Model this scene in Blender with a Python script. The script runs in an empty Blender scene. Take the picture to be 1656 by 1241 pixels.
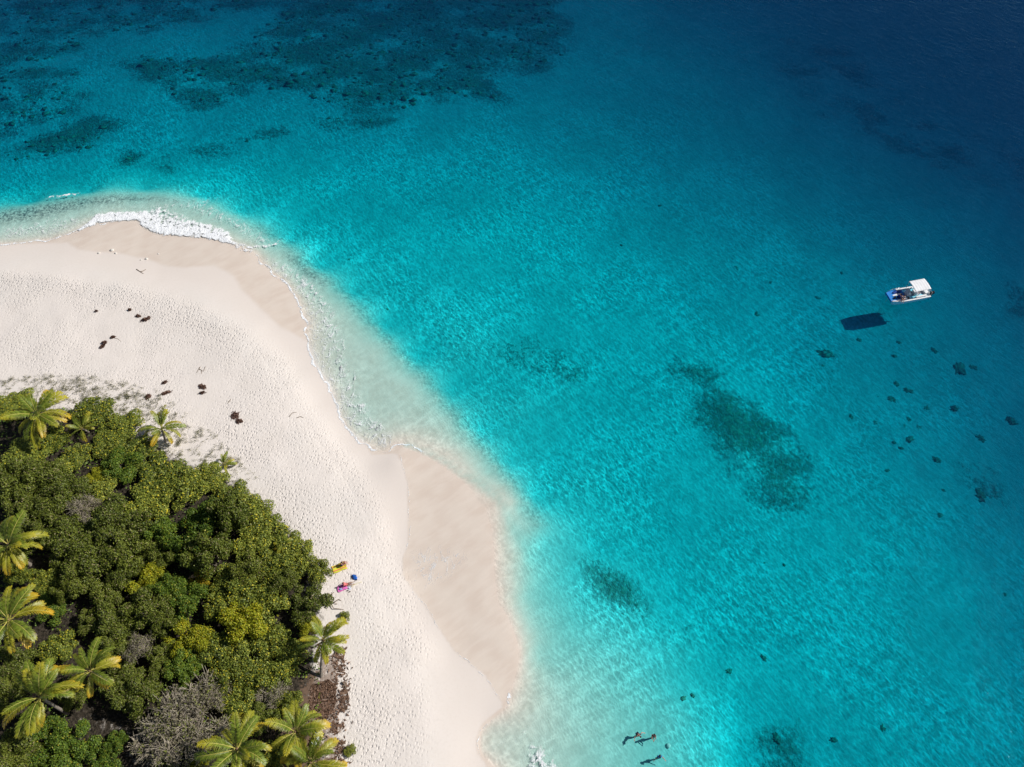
import bpy, bmesh, math, random
import numpy as np
from mathutils import Vector, Matrix, Euler

# ------------------------------------------------------------------ camera, sky, sun, exposure
R = math.radians
scene = bpy.context.scene
COL = scene.collection
CAM_H, PITCH, FOC = 90.7, R(56.0), 1325.0          # metres, look-down angle, focal length in photo pixels
cam_data = bpy.data.cameras.new("camera")
cam_data.sensor_fit = 'HORIZONTAL'
cam_data.angle = 2 * math.atan(828.0 / FOC)
cam_data.clip_start, cam_data.clip_end = 0.5, 20000.0
cam = bpy.data.objects.new("camera", cam_data)
COL.objects.link(cam)
cam.location = (0, 0, CAM_H)
cam.rotation_euler = (math.pi / 2 - PITCH, 0, 0)
scene.camera = cam

SUN_EL, SUN_AZ = R(41.0), R(14.0)                  # elevation, azimuth from +X towards +Y
sun_vec = Vector((math.cos(SUN_EL) * math.cos(SUN_AZ), math.cos(SUN_EL) * math.sin(SUN_AZ), math.sin(SUN_EL)))
world = bpy.data.worlds.new("World")
scene.world = world
world.use_nodes = True
wn = world.node_tree
sky_node = wn.nodes.new("ShaderNodeTexSky")
sky_node.sky_type = 'NISHITA'
sky_node.sun_disc = False
sky_node.sun_elevation = SUN_EL
sky_node.sun_rotation = math.pi / 2 - SUN_AZ       # rotation 0 is +Y, positive turns towards +X
sky_node.altitude = 100.0
wn.nodes["Background"].inputs["Strength"].default_value = 0.055
wn.links.new(sky_node.outputs[0], wn.nodes["Background"].inputs["Color"])
sun_data = bpy.data.lights.new("sun", 'SUN')
sun_data.energy = 4.75
sun_data.angle = R(0.53)
sun_data.color = (1.0, 0.96, 0.90)
sun = bpy.data.objects.new("sun", sun_data)
COL.objects.link(sun)
sun.rotation_euler = sun_vec.to_track_quat('Z', 'Y').to_euler()

vs = scene.view_settings
vs.view_transform = 'Standard'
vs.look = 'None'
vs.exposure = 0.0
vs.gamma = 1.0
vs.use_curve_mapping = False
cy = scene.cycles
cy.use_denoising = True
cy.max_bounces = 8
cy.diffuse_bounces = 2
cy.use_adaptive_sampling = True
cy.adaptive_threshold = 0.025
cy.glossy_bounces = 3
cy.transmission_bounces = 4
cy.transparent_max_bounces = 24
cy.volume_bounces = 0
cy.sample_clamp_indirect = 4.0

# ------------------------------------------------------------------ small helpers
rng = random.Random(7)
nrng = np.random.default_rng(7)
CP, SP = math.cos(PITCH), math.sin(PITCH)

def at(px, py, z=0.0):
    """The point of the plane at height z that stands at this place of the photograph."""
    u, v = (px - 828.0) / FOC, (py - 620.5) / FOC
    d = Vector((u, CP - v * SP, -SP - v * CP))
    t = (z - CAM_H) / d.z
    return Vector((d.x * t, d.y * t, z))

def atn(pts, z=0.0):
    return np.array([at(x, y, z)[:2] for x, y in pts])

def tag(o, label=None, cat=None, group=None, kind=None):
    if label: o["label"] = label
    if cat: o["category"] = cat
    if group: o["group"] = group
    if kind: o["kind"] = kind
    return o

def empty(name, loc=(0, 0, 0), rz=0.0, scale=1.0):
    o = bpy.data.objects.new(name, None)
    o.empty_display_size = 0.2
    COL.objects.link(o)
    o.location = loc
    o.rotation_euler = (0, 0, rz)
    o.scale = (scale,) * 3 if not hasattr(scale, '__len__') else scale
    return o

def link_mesh(name, me, mats=None, parent=None):
    o = bpy.data.objects.new(name, me)
    COL.objects.link(o)
    if mats is not None:
        for m in (mats if isinstance(mats, (list, tuple)) else [mats]):
            me.materials.append(m)
    if parent is not None:
        o.parent = parent
    return o

def mesh_np(name, verts, faces, smooth=False):
    """faces: an (n,3) or (n,4) array; quick mesh from arrays."""
    me = bpy.data.meshes.new(name)
    verts = np.asarray(verts, dtype=np.float32)
    faces = np.asarray(faces, dtype=np.int32)
    n, k = faces.shape
    me.vertices.add(len(verts))
    me.vertices.foreach_set("co", verts.ravel())
    me.loops.add(n * k)
    me.loops.foreach_set("vertex_index", faces.ravel())
    me.polygons.add(n)
    me.polygons.foreach_set("loop_start", np.arange(0, n * k, k, dtype=np.int32))
    me.polygons.foreach_set("loop_total", np.full(n, k, dtype=np.int32))
    if smooth:
        me.polygons.foreach_set("use_smooth", np.ones(n, dtype=bool))
    me.update(calc_edges=True)
    return me

def add_attr(me, name, values):
    a = me.attributes.new(name, 'FLOAT', 'POINT')
    a.data.foreach_set("value", np.asarray(values, dtype=np.float32).ravel())

def bm_obj(name, bm, mats=None, parent=None, smooth=False):
    me = bpy.data.meshes.new(name)
    if smooth:
        for f in bm.faces: f.smooth = True
    bm.to_mesh(me)
    bm.free()
    return link_mesh(name, me, mats, parent)

class G:
    """A tiny node-graph writer."""
    def __init__(self, nt):
        self.nt = nt
    def n(self, typ, props=None, **ins):
        nd = self.nt.nodes.new(typ)
        for k, v in (props or {}).items():
            setattr(nd, k, v)
        for k, v in ins.items():
            key = int(k[1:]) if k[0] == 'i' and k[1:].isdigit() else k.replace('_', ' ')
            self.set(nd.inputs[key], v)
        return nd
    def set(self, sock, v):
        if isinstance(v, bpy.types.NodeSocket):
            self.nt.links.new(v, sock)
        elif isinstance(v, bpy.types.Node):
            self.nt.links.new(v.outputs[0], sock)
        else:
            if hasattr(v, '__len__') and len(v) == 3 and sock.type == 'RGBA':
                v = (*v, 1.0)
            sock.default_value = v
    def math(self, op, a, b=0.0, c=None, clamp=False):
        nd = self.nt.nodes.new("ShaderNodeMath")
        nd.operation = op
        nd.use_clamp = clamp
        self.set(nd.inputs[0], a)
        self.set(nd.inputs[1], b)
        if c is not None: self.set(nd.inputs[2], c)
        return nd.outputs[0]
    def ramp(self, v, a, b, lo=0.0, hi=1.0, smooth=True):
        nd = self.nt.nodes.new("ShaderNodeMapRange")
        nd.interpolation_type = 'SMOOTHSTEP' if smooth else 'LINEAR'
        for i, x in enumerate((v, a, b, lo, hi)):
            self.set(nd.inputs[i], x)
        return nd.outputs[0]
    def mix(self, f, a, b, blend='MIX'):
        nd = self.nt.nodes.new("ShaderNodeMix")
        nd.data_type = 'RGBA'
        nd.blend_type = blend
        self.set(nd.inputs[0], f)
        self.set(nd.inputs[6], a)
        self.set(nd.inputs[7], b)
        return nd.outputs[2]
    def attr(self, name):
        nd = self.nt.nodes.new("ShaderNodeAttribute")
        nd.attribute_name = name
        return nd.outputs["Fac"]
    def noise(self, vec, scale, detail=2.0, rough=0.5, dist=0.0, dims='2D'):
        nd = self.n("ShaderNodeTexNoise", {"noise_dimensions": dims}, Vector=vec, Scale=scale, Detail=detail, Roughness=rough, Distortion=dist)
        return nd.outputs["Fac"]
    def voro(self, vec, scale, feature='F1', rand=1.0):
        nd = self.n("ShaderNodeTexVoronoi", {"feature": feature, "voronoi_dimensions": '2D'}, Vector=vec, Scale=scale, Randomness=rand)
        return nd.outputs["Distance"]
    def mapping(self, vec, scale=(1, 1, 1), rot=(0, 0, 0), loc=(0, 0, 0)):
        return self.n("ShaderNodeMapping", None, Vector=vec, Location=loc, Rotation=rot, Scale=scale).outputs[0]
    def streak(self, vec, angle, stretch):
        """coordinates drawn out along a compass angle"""
        return self.n("ShaderNodeMapping", {"vector_type": 'TEXTURE'}, Vector=vec, Rotation=(0, 0, angle), Scale=(stretch, 1, 1)).outputs[0]
    def bump(self, h, strength, dist, normal=None):
        nd = self.n("ShaderNodeBump", None, Height=h, Strength=strength, Distance=dist)
        if normal is not None: self.set(nd.inputs["Normal"], normal)
        return nd.outputs[0]

def new_mat(name):
    m = bpy.data.materials.new(name)
    m.use_nodes = True
    nt = m.node_tree
    for nd in list(nt.nodes):
        if nd.type != 'OUTPUT_MATERIAL': nt.nodes.remove(nd)
    return m, G(nt), nt.nodes["Material Output"] if "Material Output" in nt.nodes else [n for n in nt.nodes if n.type == 'OUTPUT_MATERIAL'][0]

_simple = {}
def simple(name, col, rough=0.6, var=0.12, scale=8.0, metal=0.0, spec=0.3, hue=0.0):
    """Plain paint, cloth, skin ... with a little mottling."""
    if name in _simple: return _simple[name]
    m, g, out = new_mat(name)
    tc = g.n("ShaderNodeTexCoord").outputs["Object"]
    f = g.noise(tc, scale, 3.0, 0.6, 0.0, "3D")
    lo = tuple(c * (1 - var) for c in col)
    hi = tuple(min(1, c * (1 + var)) for c in col)
    c = g.mix(g.ramp(f, 0.3, 0.7), lo, hi)
    b = g.n("ShaderNodeBsdfPrincipled", None, Base_Color=c, Roughness=rough, Metallic=metal)
    b.inputs["Specular IOR Level"].default_value = spec
    g.nt.links.new(b.outputs[0], out.inputs[0])
    _simple[name] = m
    return m

def seg_dist(P, line, closed=False):
    """distance of points P (n,2) from a polyline."""
    A = line
    B = np.roll(line, -1, axis=0) if closed else line[1:]
    if not closed: A = line[:-1]
    best = np.full(len(P), 1e9)
    for a, b in zip(A, B):
        ab = b - a
        t = np.clip(((P - a) @ ab) / (ab @ ab + 1e-12), 0, 1)
        d = P - (a + t[:, None] * ab)
        best = np.minimum(best, np.einsum('ij,ij->i', d, d))
    return np.sqrt(best)

def inside(P, poly):
    c = np.zeros(len(P), dtype=bool)
    n = len(poly)
    for i in range(n):
        a, b = poly[i], poly[(i + 1) % n]
        cond = (a[1] > P[:, 1]) != (b[1] > P[:, 1])
        xs = (b[0] - a[0]) * (P[:, 1] - a[1]) / (b[1] - a[1] + 1e-12) + a[0]
        c ^= cond & (P[:, 0] < xs)
    return c

def sdf(P, poly):
    d = seg_dist(P, poly, True)
    return np.where(inside(P, poly), -d, d)

def sstep(x, a, b):
    t = np.clip((x - a) / (b - a), 0, 1)
    return t * t * (3 - 2 * t)

def vnoise(x, y, seed=0):
    """gradient noise in 0..1, vectorised"""
    xi, yi = np.floor(x).astype(np.int64), np.floor(y).astype(np.int64)
    fx, fy = x - xi, y - yi
    def h(a, b):
        n = (a * 374761393 + b * 668265263 + seed * 1442695041) & 0x7fffffff
        n = ((n ^ (n >> 13)) * 1274126177) & 0x7fffffff
        t = ((n ^ (n >> 16)) & 0xffff) / 65535.0 * 2 * math.pi
        return np.cos(t), np.sin(t)
    def d(i, j):
        c, sn = h(xi + i, yi + j)
        return c * (fx - i) + sn * (fy - j)
    u, v = fx ** 3 * (fx * (fx * 6 - 15) + 10), fy ** 3 * (fy * (fy * 6 - 15) + 10)
    r = (d(0, 0) * (1 - u) + d(1, 0) * u) * (1 - v) + (d(0, 1) * (1 - u) + d(1, 1) * u) * v
    return np.clip(0.5 + r * 0.75, 0, 1)

def fbm(x, y, seed=0, oct=4):
    s, a, t = 0, 1.0, 0
    for k in range(oct):
        x, y = 0.8 * x - 0.6 * y + 17.3, 0.6 * x + 0.8 * y + 4.1
        s = s + a * vnoise(x * 2 ** k, y * 2 ** k, seed + k)
        t += a
        a *= 0.5
    return s / t

# ------------------------------------------------------------------ the shape of the land and the sea floor
SWASH = [(-60, 404), (0, 396), (40, 393), (85, 388), (120, 377), (150, 364), (185, 359), (222, 358), (232, 371), (250, 379),
         (290, 383), (330, 387), (365, 392), (395, 403), (411, 409), (424, 426), (443, 444), (458, 455), (480, 484), (483, 496),
         (492, 515), (497, 527), (494, 538), (497, 559), (507, 588), (518, 606), (530, 624), (539, 645), (547, 671), (560, 694),
         (579, 713), (594, 719), (604, 732), (616, 729), (633, 731), (640, 717), (657, 721), (693, 733), (721, 748), (748, 769),
         (760, 790), (785, 830), (797, 860), (800, 890), (800, 930), (809, 980), (822, 996), (831, 1021), (840, 1046), (840, 1070),
         (833, 1098), (826, 1120), (819, 1142), (800, 1158), (782, 1175), (774, 1197), (776, 1216), (787, 1230), (801, 1243), (812, 1275)]
SHELF = [(-60, 346), (0, 339), (45, 331), (91, 324), (136, 315), (181, 310), (227, 310), (272, 313), (317, 321), (347, 331), (378, 346),
         (423, 371), (453, 389), (483, 412), (504, 433), (535, 455), (557, 477), (584, 508), (608, 530), (632, 556), (656, 581),
         (685, 609), (712, 640), (738, 672), (760, 700), (784, 728), (807, 754), (829, 781), (850, 809), (872, 845)]
SHELF2 = [(880, 880), (892, 915), (908, 950), (930, 990), (958, 1020), (1000, 1060), (1036, 1100), (1062, 1142), (1080, 1190), (1092, 1245), (1100, 1290)]
VEG = [(-150, 640), (0, 655), (60, 650), (130, 665), (190, 675), (235, 710), (300, 745), (350, 765), (400, 785), (440, 820), (480, 862), (505, 905),
       (515, 935), (505, 965), (520, 1000), (515, 1060), (520, 1100), (520, 1160), (545, 1250), (560, 1330), (-150, 1500)]

CTRL = []
def ctrl(pts, z, step=2.5, push=0.0):
    line = atn(pts, z)
    for a, b in zip(line[:-1], line[1:]):
        L = np.hypot(*(b - a))
        k = max(1, int(L / step))
        for i in range(k):
            CTRL.append((*(a + (b - a) * i / k), z))
    CTRL.append((*line[-1], z))

def shifted(pts, dist, z):
    """the same line moved sideways by dist metres on the ground (positive = towards the land)"""
    L = atn(pts, z)
    out = []
    for i in range(len(L)):
        a, b = L[max(0, i - 2)], L[min(len(L) - 1, i + 2)]
        t = (b - a) / (np.hypot(*(b - a)) + 1e-9)
        out.append(L[i] + np.array([t[1], -t[0]]) * dist)      # walking left to right the land lies on the right
    return out

def ctrl_w(P, z, every=2):
    for i, p in enumerate(P):
        if i % every == 0: CTRL.append((p[0], p[1], z))

ctrl(SWASH, 0.0, 1.6)
ctrl(SHELF, -0.45, 2.0)
ctrl_w(shifted(SHELF, 1.3, -0.4), -0.32)
ctrl([(-60, 374), (0, 367), (90, 355), (180, 335), (270, 345), (350, 362), (420, 395), (470, 440), (540, 510), (590, 590), (640, 660), (700, 690), (740, 720), (790, 775), (830, 815)], -0.18, 2.5)
ctrl_w(shifted(SHELF, -1.5, -0.4), -1.35)
ctrl_w(shifted(SHELF, -3.6, -0.4), -1.65)
ctrl(SHELF2, -0.80, 3.0)
ctrl_w(shifted(SHELF2, -4.5, -0.9), -1.35, 1)
ctrl([(870, 1060), (900, 1100), (930, 1160), (940, 1241)], -0.34, 4)
ctrl([(860, 1180), (850, 1241)], -0.16, 4)
ctrl([(850, 960), (865, 1000), (880, 1040)], -0.38, 4)
ctrl([(827, 860), (835, 900), (838, 950)], -0.20, 3)
# the beach: wet film, berm, dry flat, wood
ctrl([(672, 760), (676, 820), (672, 880), (662, 915), (700, 985), (745, 1045), (790, 1095)], 0.14, 4)
ctrl([(640, 745), (645, 800), (640, 870), (635, 920), (670, 990), (720, 1060), (770, 1120), (760, 1170), (755, 1241)], 0.30, 4)
ctrl([(0, 412), (100, 405), (170, 411), (260, 432), (340, 433), (390, 470), (440, 530), (478, 600), (510, 660), (550, 720), (590, 760)], 0.30, 4)
ctrl([(0, 445), (150, 455), (300, 500), (400, 545), (470, 640), (540, 760), (600, 860), (620, 940), (670, 1060), (700, 1150), (705, 1260)], 0.95, 5)
ctrl([(0, 540), (150, 550), (300, 600), (400, 700), (480, 810), (550, 930), (600, 1060), (620, 1241)], 1.15, 7)
ctrl([(0, 620), (150, 625), (280, 690), (400, 775), (500, 900), (545, 1010), (560, 1120), (570, 1241)], 1.45, 7)
ctrl([(-100, 760), (100, 780), (300, 860), (400, 980), (420, 1120), (430, 1250), (-100, 1000), (100, 1100), (150, 1300), (-100, 1300)], 1.9, 9)
# open water, from its colour in the photograph
for x, y, z in [
    (600, 400, -1.9), (520, 330, -2.1), (700, 480, -1.75), (760, 560, -1.6), (830, 660, -1.6), (900, 780, -1.6), (960, 880, -1.7), (1040, 960, -1.8),
    (620, 300, -2.6), (800, 360, -2.3), (900, 500, -2.15), (1000, 650, -2.2), (1050, 800, -2.1), (1150, 1000, -2.1), (1200, 1150, -2.2), (1200, 1260, -2.3),
    (1000, 400, -2.9), (1150, 550, -2.7), (1250, 700, -2.6), (1330, 850, -2.6), (1380, 1000, -2.6), (1400, 1150, -2.7), (1400, 1260, -2.8),
    (1150, 400, -3.6), (1300, 550, -3.6), (1420, 700, -3.6), (1500, 850, -3.5), (1550, 1000, -3.3), (1580, 1150, -3.3), (1600, 1260, -3.4),
    (800, 220, -3.6), (950, 280, -3.7), (1100, 300, -4.3), (1250, 400, -4.0), (1380, 490, -4.0), (1430, 520, -4.2), (1500, 560, -4.6), (1600, 700, -5.0), (1660, 850, -5.0), (1680, 1050, -4.6),
    (950, 150, -4.8), (1100, 200, -5.2), (1250, 280, -5.6), (1400, 380, -5.8), (1550, 450, -6.3), (1660, 560, -6.8), (1740, 800, -6.8),
    (960, 60, -5.6), (1080, 110, -6.2), (1220, 180, -7.2), (1400, 270, -8.2), (1560, 350, -8.8), (1680, 430, -9.5),
    (980, -10, -6.8), (1100, 30, -8.6), (1250, 90, -10.5), (1420, 170, -12.0), (1560, 240, -12.5), (1700, 300, -13.0),
    (1150, -30, -11.5), (1350, 30, -14.0), (1560, 90, -16.0), (1700, 150, -17.0), (1700, -40, -19.0), (1400, -60, -17.0),
    (880, -40, -7.5), (700, -40, -8.0), (500, -40, -7.5), (300, -40, -7.0), (100, -40, -6.5), (-80, -40, -6.5),
    (700, 60, -5.2), (500, 60, -4.6), (330, 70, -4.1), (150, 70, -4.0), (-20, 80, -4.2),
    (700, 160, -3.9), (560, 150, -3.8), (420, 160, -3.6), (260, 140, -3.5), (100, 150, -3.4), (-60, 160, -3.6),
    (600, 220, -3.3), (450, 240, -2.9), (330, 260, -2.7), (200, 240, -2.9), (60, 250, -3.1), (-60, 250, -3.3),
    (420, 300, -2.0), (250, 285, -2.0), (120, 290, -2.1), (0, 300, -2.3), (-80, 310, -2.3)]:
    if z < -5.0: z = -5.0 + (z + 5.0) * 0.42
    p = at(x, y, z)
    CTRL.append((p.x, p.y, z))
# what lies outside the picture: the rest of the islet and the sea round it
for x, y, z in [(-90, 20, 1.6), (-110, 45, 1.2), (-130, 20, 0.2), (-125, 65, 0.6), (-60, -10, 1.6), (-90, -30, 0.5), (-40, -35, 0.4), (0, -20, 0.2), (-145, 75, -0.6),
                (-150, 0, -1.5), (-120, -50, -1.5), (-50, -60, -1.6), (10, -50, -1.6), (40, -30, -1.8), (60, -10, -2.0), (90, 0, -2.6), (130, 20, -3.5),
                (150, 60, -7), (180, 120, -14), (150, 200, -20), (60, 210, -17), (-20, 200, -11), (-120, 190, -9), (-180, 120, -6), (-200, 20, -6), (-160, -90, -7),
                (-40, -120, -8), (80, -100, -8), (200, -20, -10), (300, 200, -22), (0, 330, -22), (-300, 250, -20), (-320, -100, -20), (0, -300, -22), (320, -200, -22)]:
    CTRL.append((x, y, z if z > -5.0 else -5.0 + (z + 5.0) * 0.42))
CTRL = np.array(CTRL)
_, keep = np.unique(np.round(CTRL[:, :2] / 0.5), axis=0, return_index=True)
CTRL = CTRL[np.sort(keep)]
_K = np.sqrt(((CTRL[:, None, :2] - CTRL[None, :, :2]) ** 2).sum(-1) + 0.3 ** 2)
_W = np.linalg.solve(np.block([[_K + np.eye(len(CTRL)) * 0.02, np.ones((len(CTRL), 1))], [np.ones((1, len(CTRL))), np.zeros((1, 1))]]),
                     np.append(CTRL[:, 2], 0.0))

def base_height(P):
    out = np.empty(len(P))
    for s in range(0, len(P), 20000):
        Q = P[s:s + 20000]
        d = np.sqrt(((Q[:, None, :] - CTRL[None, :, :2]) ** 2).sum(-1) + 0.3 ** 2)
        out[s:s + 20000] = d @ _W[:-1] + _W[-1]
    far = np.hypot(P[:, 0], P[:, 1] - 60)
    return out * (1 - sstep(far, 240, 420)) - 24.0 * sstep(far, 240, 420)

# the height is worked out once on a one metre lattice and read off by interpolation
LX, LY = np.arange(-140, 141, 1.0), np.arange(-40, 221, 1.0)
_gx, _gy = np.meshgrid(LX, LY)
LAT = base_height(np.stack([_gx.ravel(), _gy.ravel()], 1)).reshape(_gx.shape)

def height(P):
    P = np.asarray(P, dtype=float)
    x, y = P[:, 0], P[:, 1]
    i = np.clip((x - LX[0]).astype(int), 0, len(LX) - 2)
    j = np.clip((y - LY[0]).astype(int), 0, len(LY) - 2)
    fx, fy = np.clip(x - LX[i], 0, 1), np.clip(y - LY[j], 0, 1)
    h = (LAT[j, i] * (1 - fx) + LAT[j, i + 1] * fx) * (1 - fy) + (LAT[j + 1, i] * (1 - fx) + LAT[j + 1, i + 1] * fx) * fy
    out = (x < LX[0]) | (x > LX[-1]) | (y < LY[0]) | (y > LY[-1])
    if out.any():
        h[out] = base_height(P[out])
    return h

def gz(x, y):
    return float(height(np.array([[x, y]]))[0])

def ground(px, py, dz=0.0):
    """where the ground stands at this place of the photograph"""
    z = 0.0
    for _ in range(14):
        p = at(px, py, z + dz)
        z = 0.5 * z + 0.5 * gz(p.x, p.y)
    p = at(px, py, z + dz)
    return Vector((p.x, p.y, z))

def axis(lo, hi, step, far, growth=1.45):
    core = list(np.arange(lo, hi + 1e-6, step))
    a, s = [], step
    v = lo
    while v > -far:
        s *= growth
        v -= s
        a.append(v)
    b, s = [], step
    v = hi
    while v < far:
        s *= growth
        v += s
        b.append(v)
    return np.array(a[::-1] + core + b)

def sheet(ax, ay):
    gx, gy = np.meshgrid(ax, ay)
    nx, ny = len(ax), len(ay)
    idx = np.arange(nx * ny).reshape(ny, nx)
    f = np.stack([idx[:-1, :-1].ravel(), idx[:-1, 1:].ravel(), idx[1:, 1:].ravel(), idx[1:, :-1].ravel()], 1)
    return np.stack([gx.ravel(), gy.ravel()], 1), f, idx

TX, TY = axis(-125, 125, 0.5, 6000), axis(-4, 182, 0.5, 6000)
P, F, IDX = sheet(TX, TY)
Z = height(P)
# sand hummocks on the dry beach, sand waves and lumps under water
land = sstep(Z, 0.5, 1.1)
under = sstep(-Z, 0.5, 1.4)
Z = Z + land * (fbm(P[:, 0] * 0.16, P[:, 1] * 0.16, 3) - 0.5) * 0.28
Z = Z + under * (fbm(P[:, 0] * 0.12, P[:, 1] * 0.12, 9) - 0.5) * 0.45

# masks: what lies on the ground where
WET_TOP = [(109, 393), (127, 405), (157, 409), (193, 411), (236, 420), (272, 432), (302, 435), (347, 430), (378, 447), (393, 471), (423, 501), (453, 529), (500, 552)]
WET = WET_TOP + [(535, 620), (560, 690), (590, 712), (600, 735), (632, 734), (640, 733), (651, 751), (659, 781), (660, 851), (660, 884), (651, 902), (652, 934), (664, 949), (683, 973),
                 (702, 1004), (716, 1026), (735, 1054), (760, 1073), (782, 1090), (798, 1114), (815, 1141), (796, 1156), (778, 1172), (770, 1197), (772, 1218), (784, 1234), (800, 1260),
                 (1200, 1260), (1200, 700), (700, 300), (-50, 250), (-50, 397), (50, 394)]
DAMP = [(-50, 415), (50, 412), (110, 420), (180, 440), (260, 458), (340, 470), (400, 515), (440, 560), (485, 620), (530, 700), (575, 760), (610, 830), (630, 900), (655, 980),
        (690, 1050), (720, 1120), (722, 1260), (1200, 1260), (1200, 700), (700, 300), (-50, 250)]
SMOOTH = [(-50, 432), (60, 440), (200, 456), (300, 492), (370, 520), (420, 560), (480, 650), (550, 750), (600, 830), (632, 920), (672, 1015), (692, 1090), (704, 1170), (708, 1270),
          (1200, 1260), (1200, 700), (700, 300), (-50, 250)]
RUB = [(-60, 345), (0, 338), (60, 329), (136, 318), (200, 314), (260, 318), (310, 326), (290, 331), (230, 328), (150, 336), (90, 352), (40, 362), (-60, 372)]
RUB2 = [(455, 395), (490, 418), (515, 440), (540, 462), (520, 468), (490, 448), (465, 425)]
LITTER = [(520, 1050), (560, 1050), (556, 1100), (562, 1160), (555, 1241), (540, 1300), (430, 1300), (440, 1200), (470, 1120)]
REEF = [
    (-4.4, 0.72, [(185, 108), (240, 92), (330, 95), (400, 70), (430, 30), (470, -60), (900, -60), (930, 60), (890, 110), (800, 130), (830, 178), (740, 165), (650, 188), (560, 192),
                  (470, 165), (420, 150), (330, 190), (275, 175), (250, 140), (200, 125)]),
    (-4.2, 0.48, [(-90, -60), (470, -60), (430, 20), (300, 40), (220, 60), (150, 70), (90, 120), (40, 170), (-90, 230)]),
    (-3.0, 0.72, [(-20, 262), (20, 235), (60, 212), (100, 192), (190, 180), (208, 198), (180, 215), (170, 238), (110, 262), (40, 262)]),
    (-3.4, 0.50, [(-60, 130), (60, 120), (130, 100), (150, 150), (120, 190), (40, 220), (-60, 240)]),
    (-2.9, 0.60, [(246, 268), (262, 252), (330, 236), (400, 214), (460, 203), (478, 214), (430, 238), (345, 256), (292, 266), (280, 288), (258, 280)]),
    (-2.9, 0.75, [(196, 262), (210, 245), (228, 252), (222, 270), (205, 274)]),
    (-4.0, 0.75, [(500, 200), (560, 190), (640, 196), (600, 215), (540, 215)]),
    (-2.6, 0.92, [(1085, 575), (1130, 590), (1200, 630), (1260, 680), (1305, 740), (1330, 810), (1290, 826), (1225, 815), (1180, 765), (1150, 715), (1118, 680), (1140, 655), (1110, 615)]),
    (-2.0, 0.46, [(946, 905), (1000, 905), (1040, 960), (1075, 990), (1060, 1022), (1010, 1032), (985, 990), (955, 945)]),
    (-2.0, 0.80, [(1078, 1016), (1112, 1018), (1108, 1036), (1080, 1034)]),
    (-2.4, 0.44, [(1215, 1175), (1290, 1170), (1320, 1270), (1200, 1270)]),
    (-2.0, 0.42, [(780, 545), (870, 535), (940, 580), (960, 640), (900, 620), (800, 600)]),
    (-2.6, 0.42, [(1060, 580), (1120, 585), (1150, 640), (1090, 640)]),
    (-4.6, 0.50, [(1545, 750), (1620, 740), (1625, 815), (1570, 812)]),
    (-5.8, 0.80, [(1632, 455), (1720, 450), (1720, 510), (1640, 505)]),  # dark patch of sea floor at the right edge
    (-8.0, 0.25, [(1200, 60), (1320, 200), (1500, 290), (1680, 330), (1680, 240), (1500, 180), (1380, 60)]),
]
crisp = sstep(P[:, 1], at(0, 700).y - 3, at(0, 640).y)
wet = 1 - sstep(sdf(P, atn(WET, 0.1)), -0.5 - 0.9 * crisp, 0.5 + 0.9 * crisp)
damp = 1 - sstep(sdf(P, atn(DAMP, 0.3)), -3.0, 3.0)
tramp = sstep(sdf(P, atn(SMOOTH, 0.6)), -0.6, 1.6) * sstep(Z, 0.1, 0.5)
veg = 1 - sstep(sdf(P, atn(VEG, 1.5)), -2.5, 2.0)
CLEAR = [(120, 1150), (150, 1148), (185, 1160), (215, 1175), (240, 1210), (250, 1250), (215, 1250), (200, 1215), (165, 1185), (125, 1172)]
veg = veg * (0.82 + 0.18 * sstep(sdf(P, atn(CLEAR, 1.8)), -0.6, 0.8))  # clearing keeps most of the dark litter colour, standing in for palm shade
TRACKS = [[(0, 452), (80, 458), (180, 478), (300, 515), (400, 548), (440, 575), (470, 625), (520, 700), (570, 770), (610, 840), (628, 920), (655, 990), (675, 1060)],
          [(200, 470), (330, 505), (425, 565), (455, 590)], [(380, 700), (450, 790), (520, 880), (570, 930), (600, 1000), (630, 1100)], [(585, 900), (560, 925), (575, 960), (600, 1040), (605, 1150), (620, 1241)]]
track = np.zeros(len(P))
for T_ in TRACKS:
    track = np.maximum(track, np.exp(-(seg_dist(P, atn(T_, 0.9)) / 1.6) ** 2))
litter = 1 - sstep(sdf(P, atn(LITTER, 1.5)), -1.6, 1.0)
rub = np.maximum(1 - sstep(sdf(P, atn(RUB, -0.4)), -1.6, 0.9), 0.8 * (1 - sstep(sdf(P, atn(RUB2, -0.5)), -1.2, 0.9)))
rub = np.maximum(rub, 0.55 * np.exp(-(seg_dist(P, atn(SHELF[11:], -0.8)) / 1.2) ** 2))
reef = np.zeros(len(P))
for z, w, poly in REEF:
    reef = np.maximum(reef, w * (1 - sstep(sdf(P, atn(poly, z)), -5.0, 3.0)))
reef_n = np.clip(reef + (fbm(P[:, 0] * 0.22, P[:, 1] * 0.30, 21) - 0.5) * 0.9 * (reef > 0.03), 0, 1)
Z = Z + under * sstep(reef_n, 0.35, 0.9) * (0.15 + 0.5 * fbm(P[:, 0] * 0.9, P[:, 1] * 0.9, 33))

me = mesh_np("ground", np.column_stack([P, Z]), F, smooth=True)
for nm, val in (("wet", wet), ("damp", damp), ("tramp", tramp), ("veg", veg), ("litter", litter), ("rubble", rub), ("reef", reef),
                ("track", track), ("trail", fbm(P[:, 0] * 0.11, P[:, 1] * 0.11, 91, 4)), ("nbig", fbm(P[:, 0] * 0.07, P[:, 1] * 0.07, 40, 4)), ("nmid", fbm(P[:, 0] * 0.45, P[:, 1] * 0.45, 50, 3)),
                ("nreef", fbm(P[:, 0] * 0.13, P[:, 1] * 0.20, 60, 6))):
    add_attr(me, nm, val)

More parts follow.
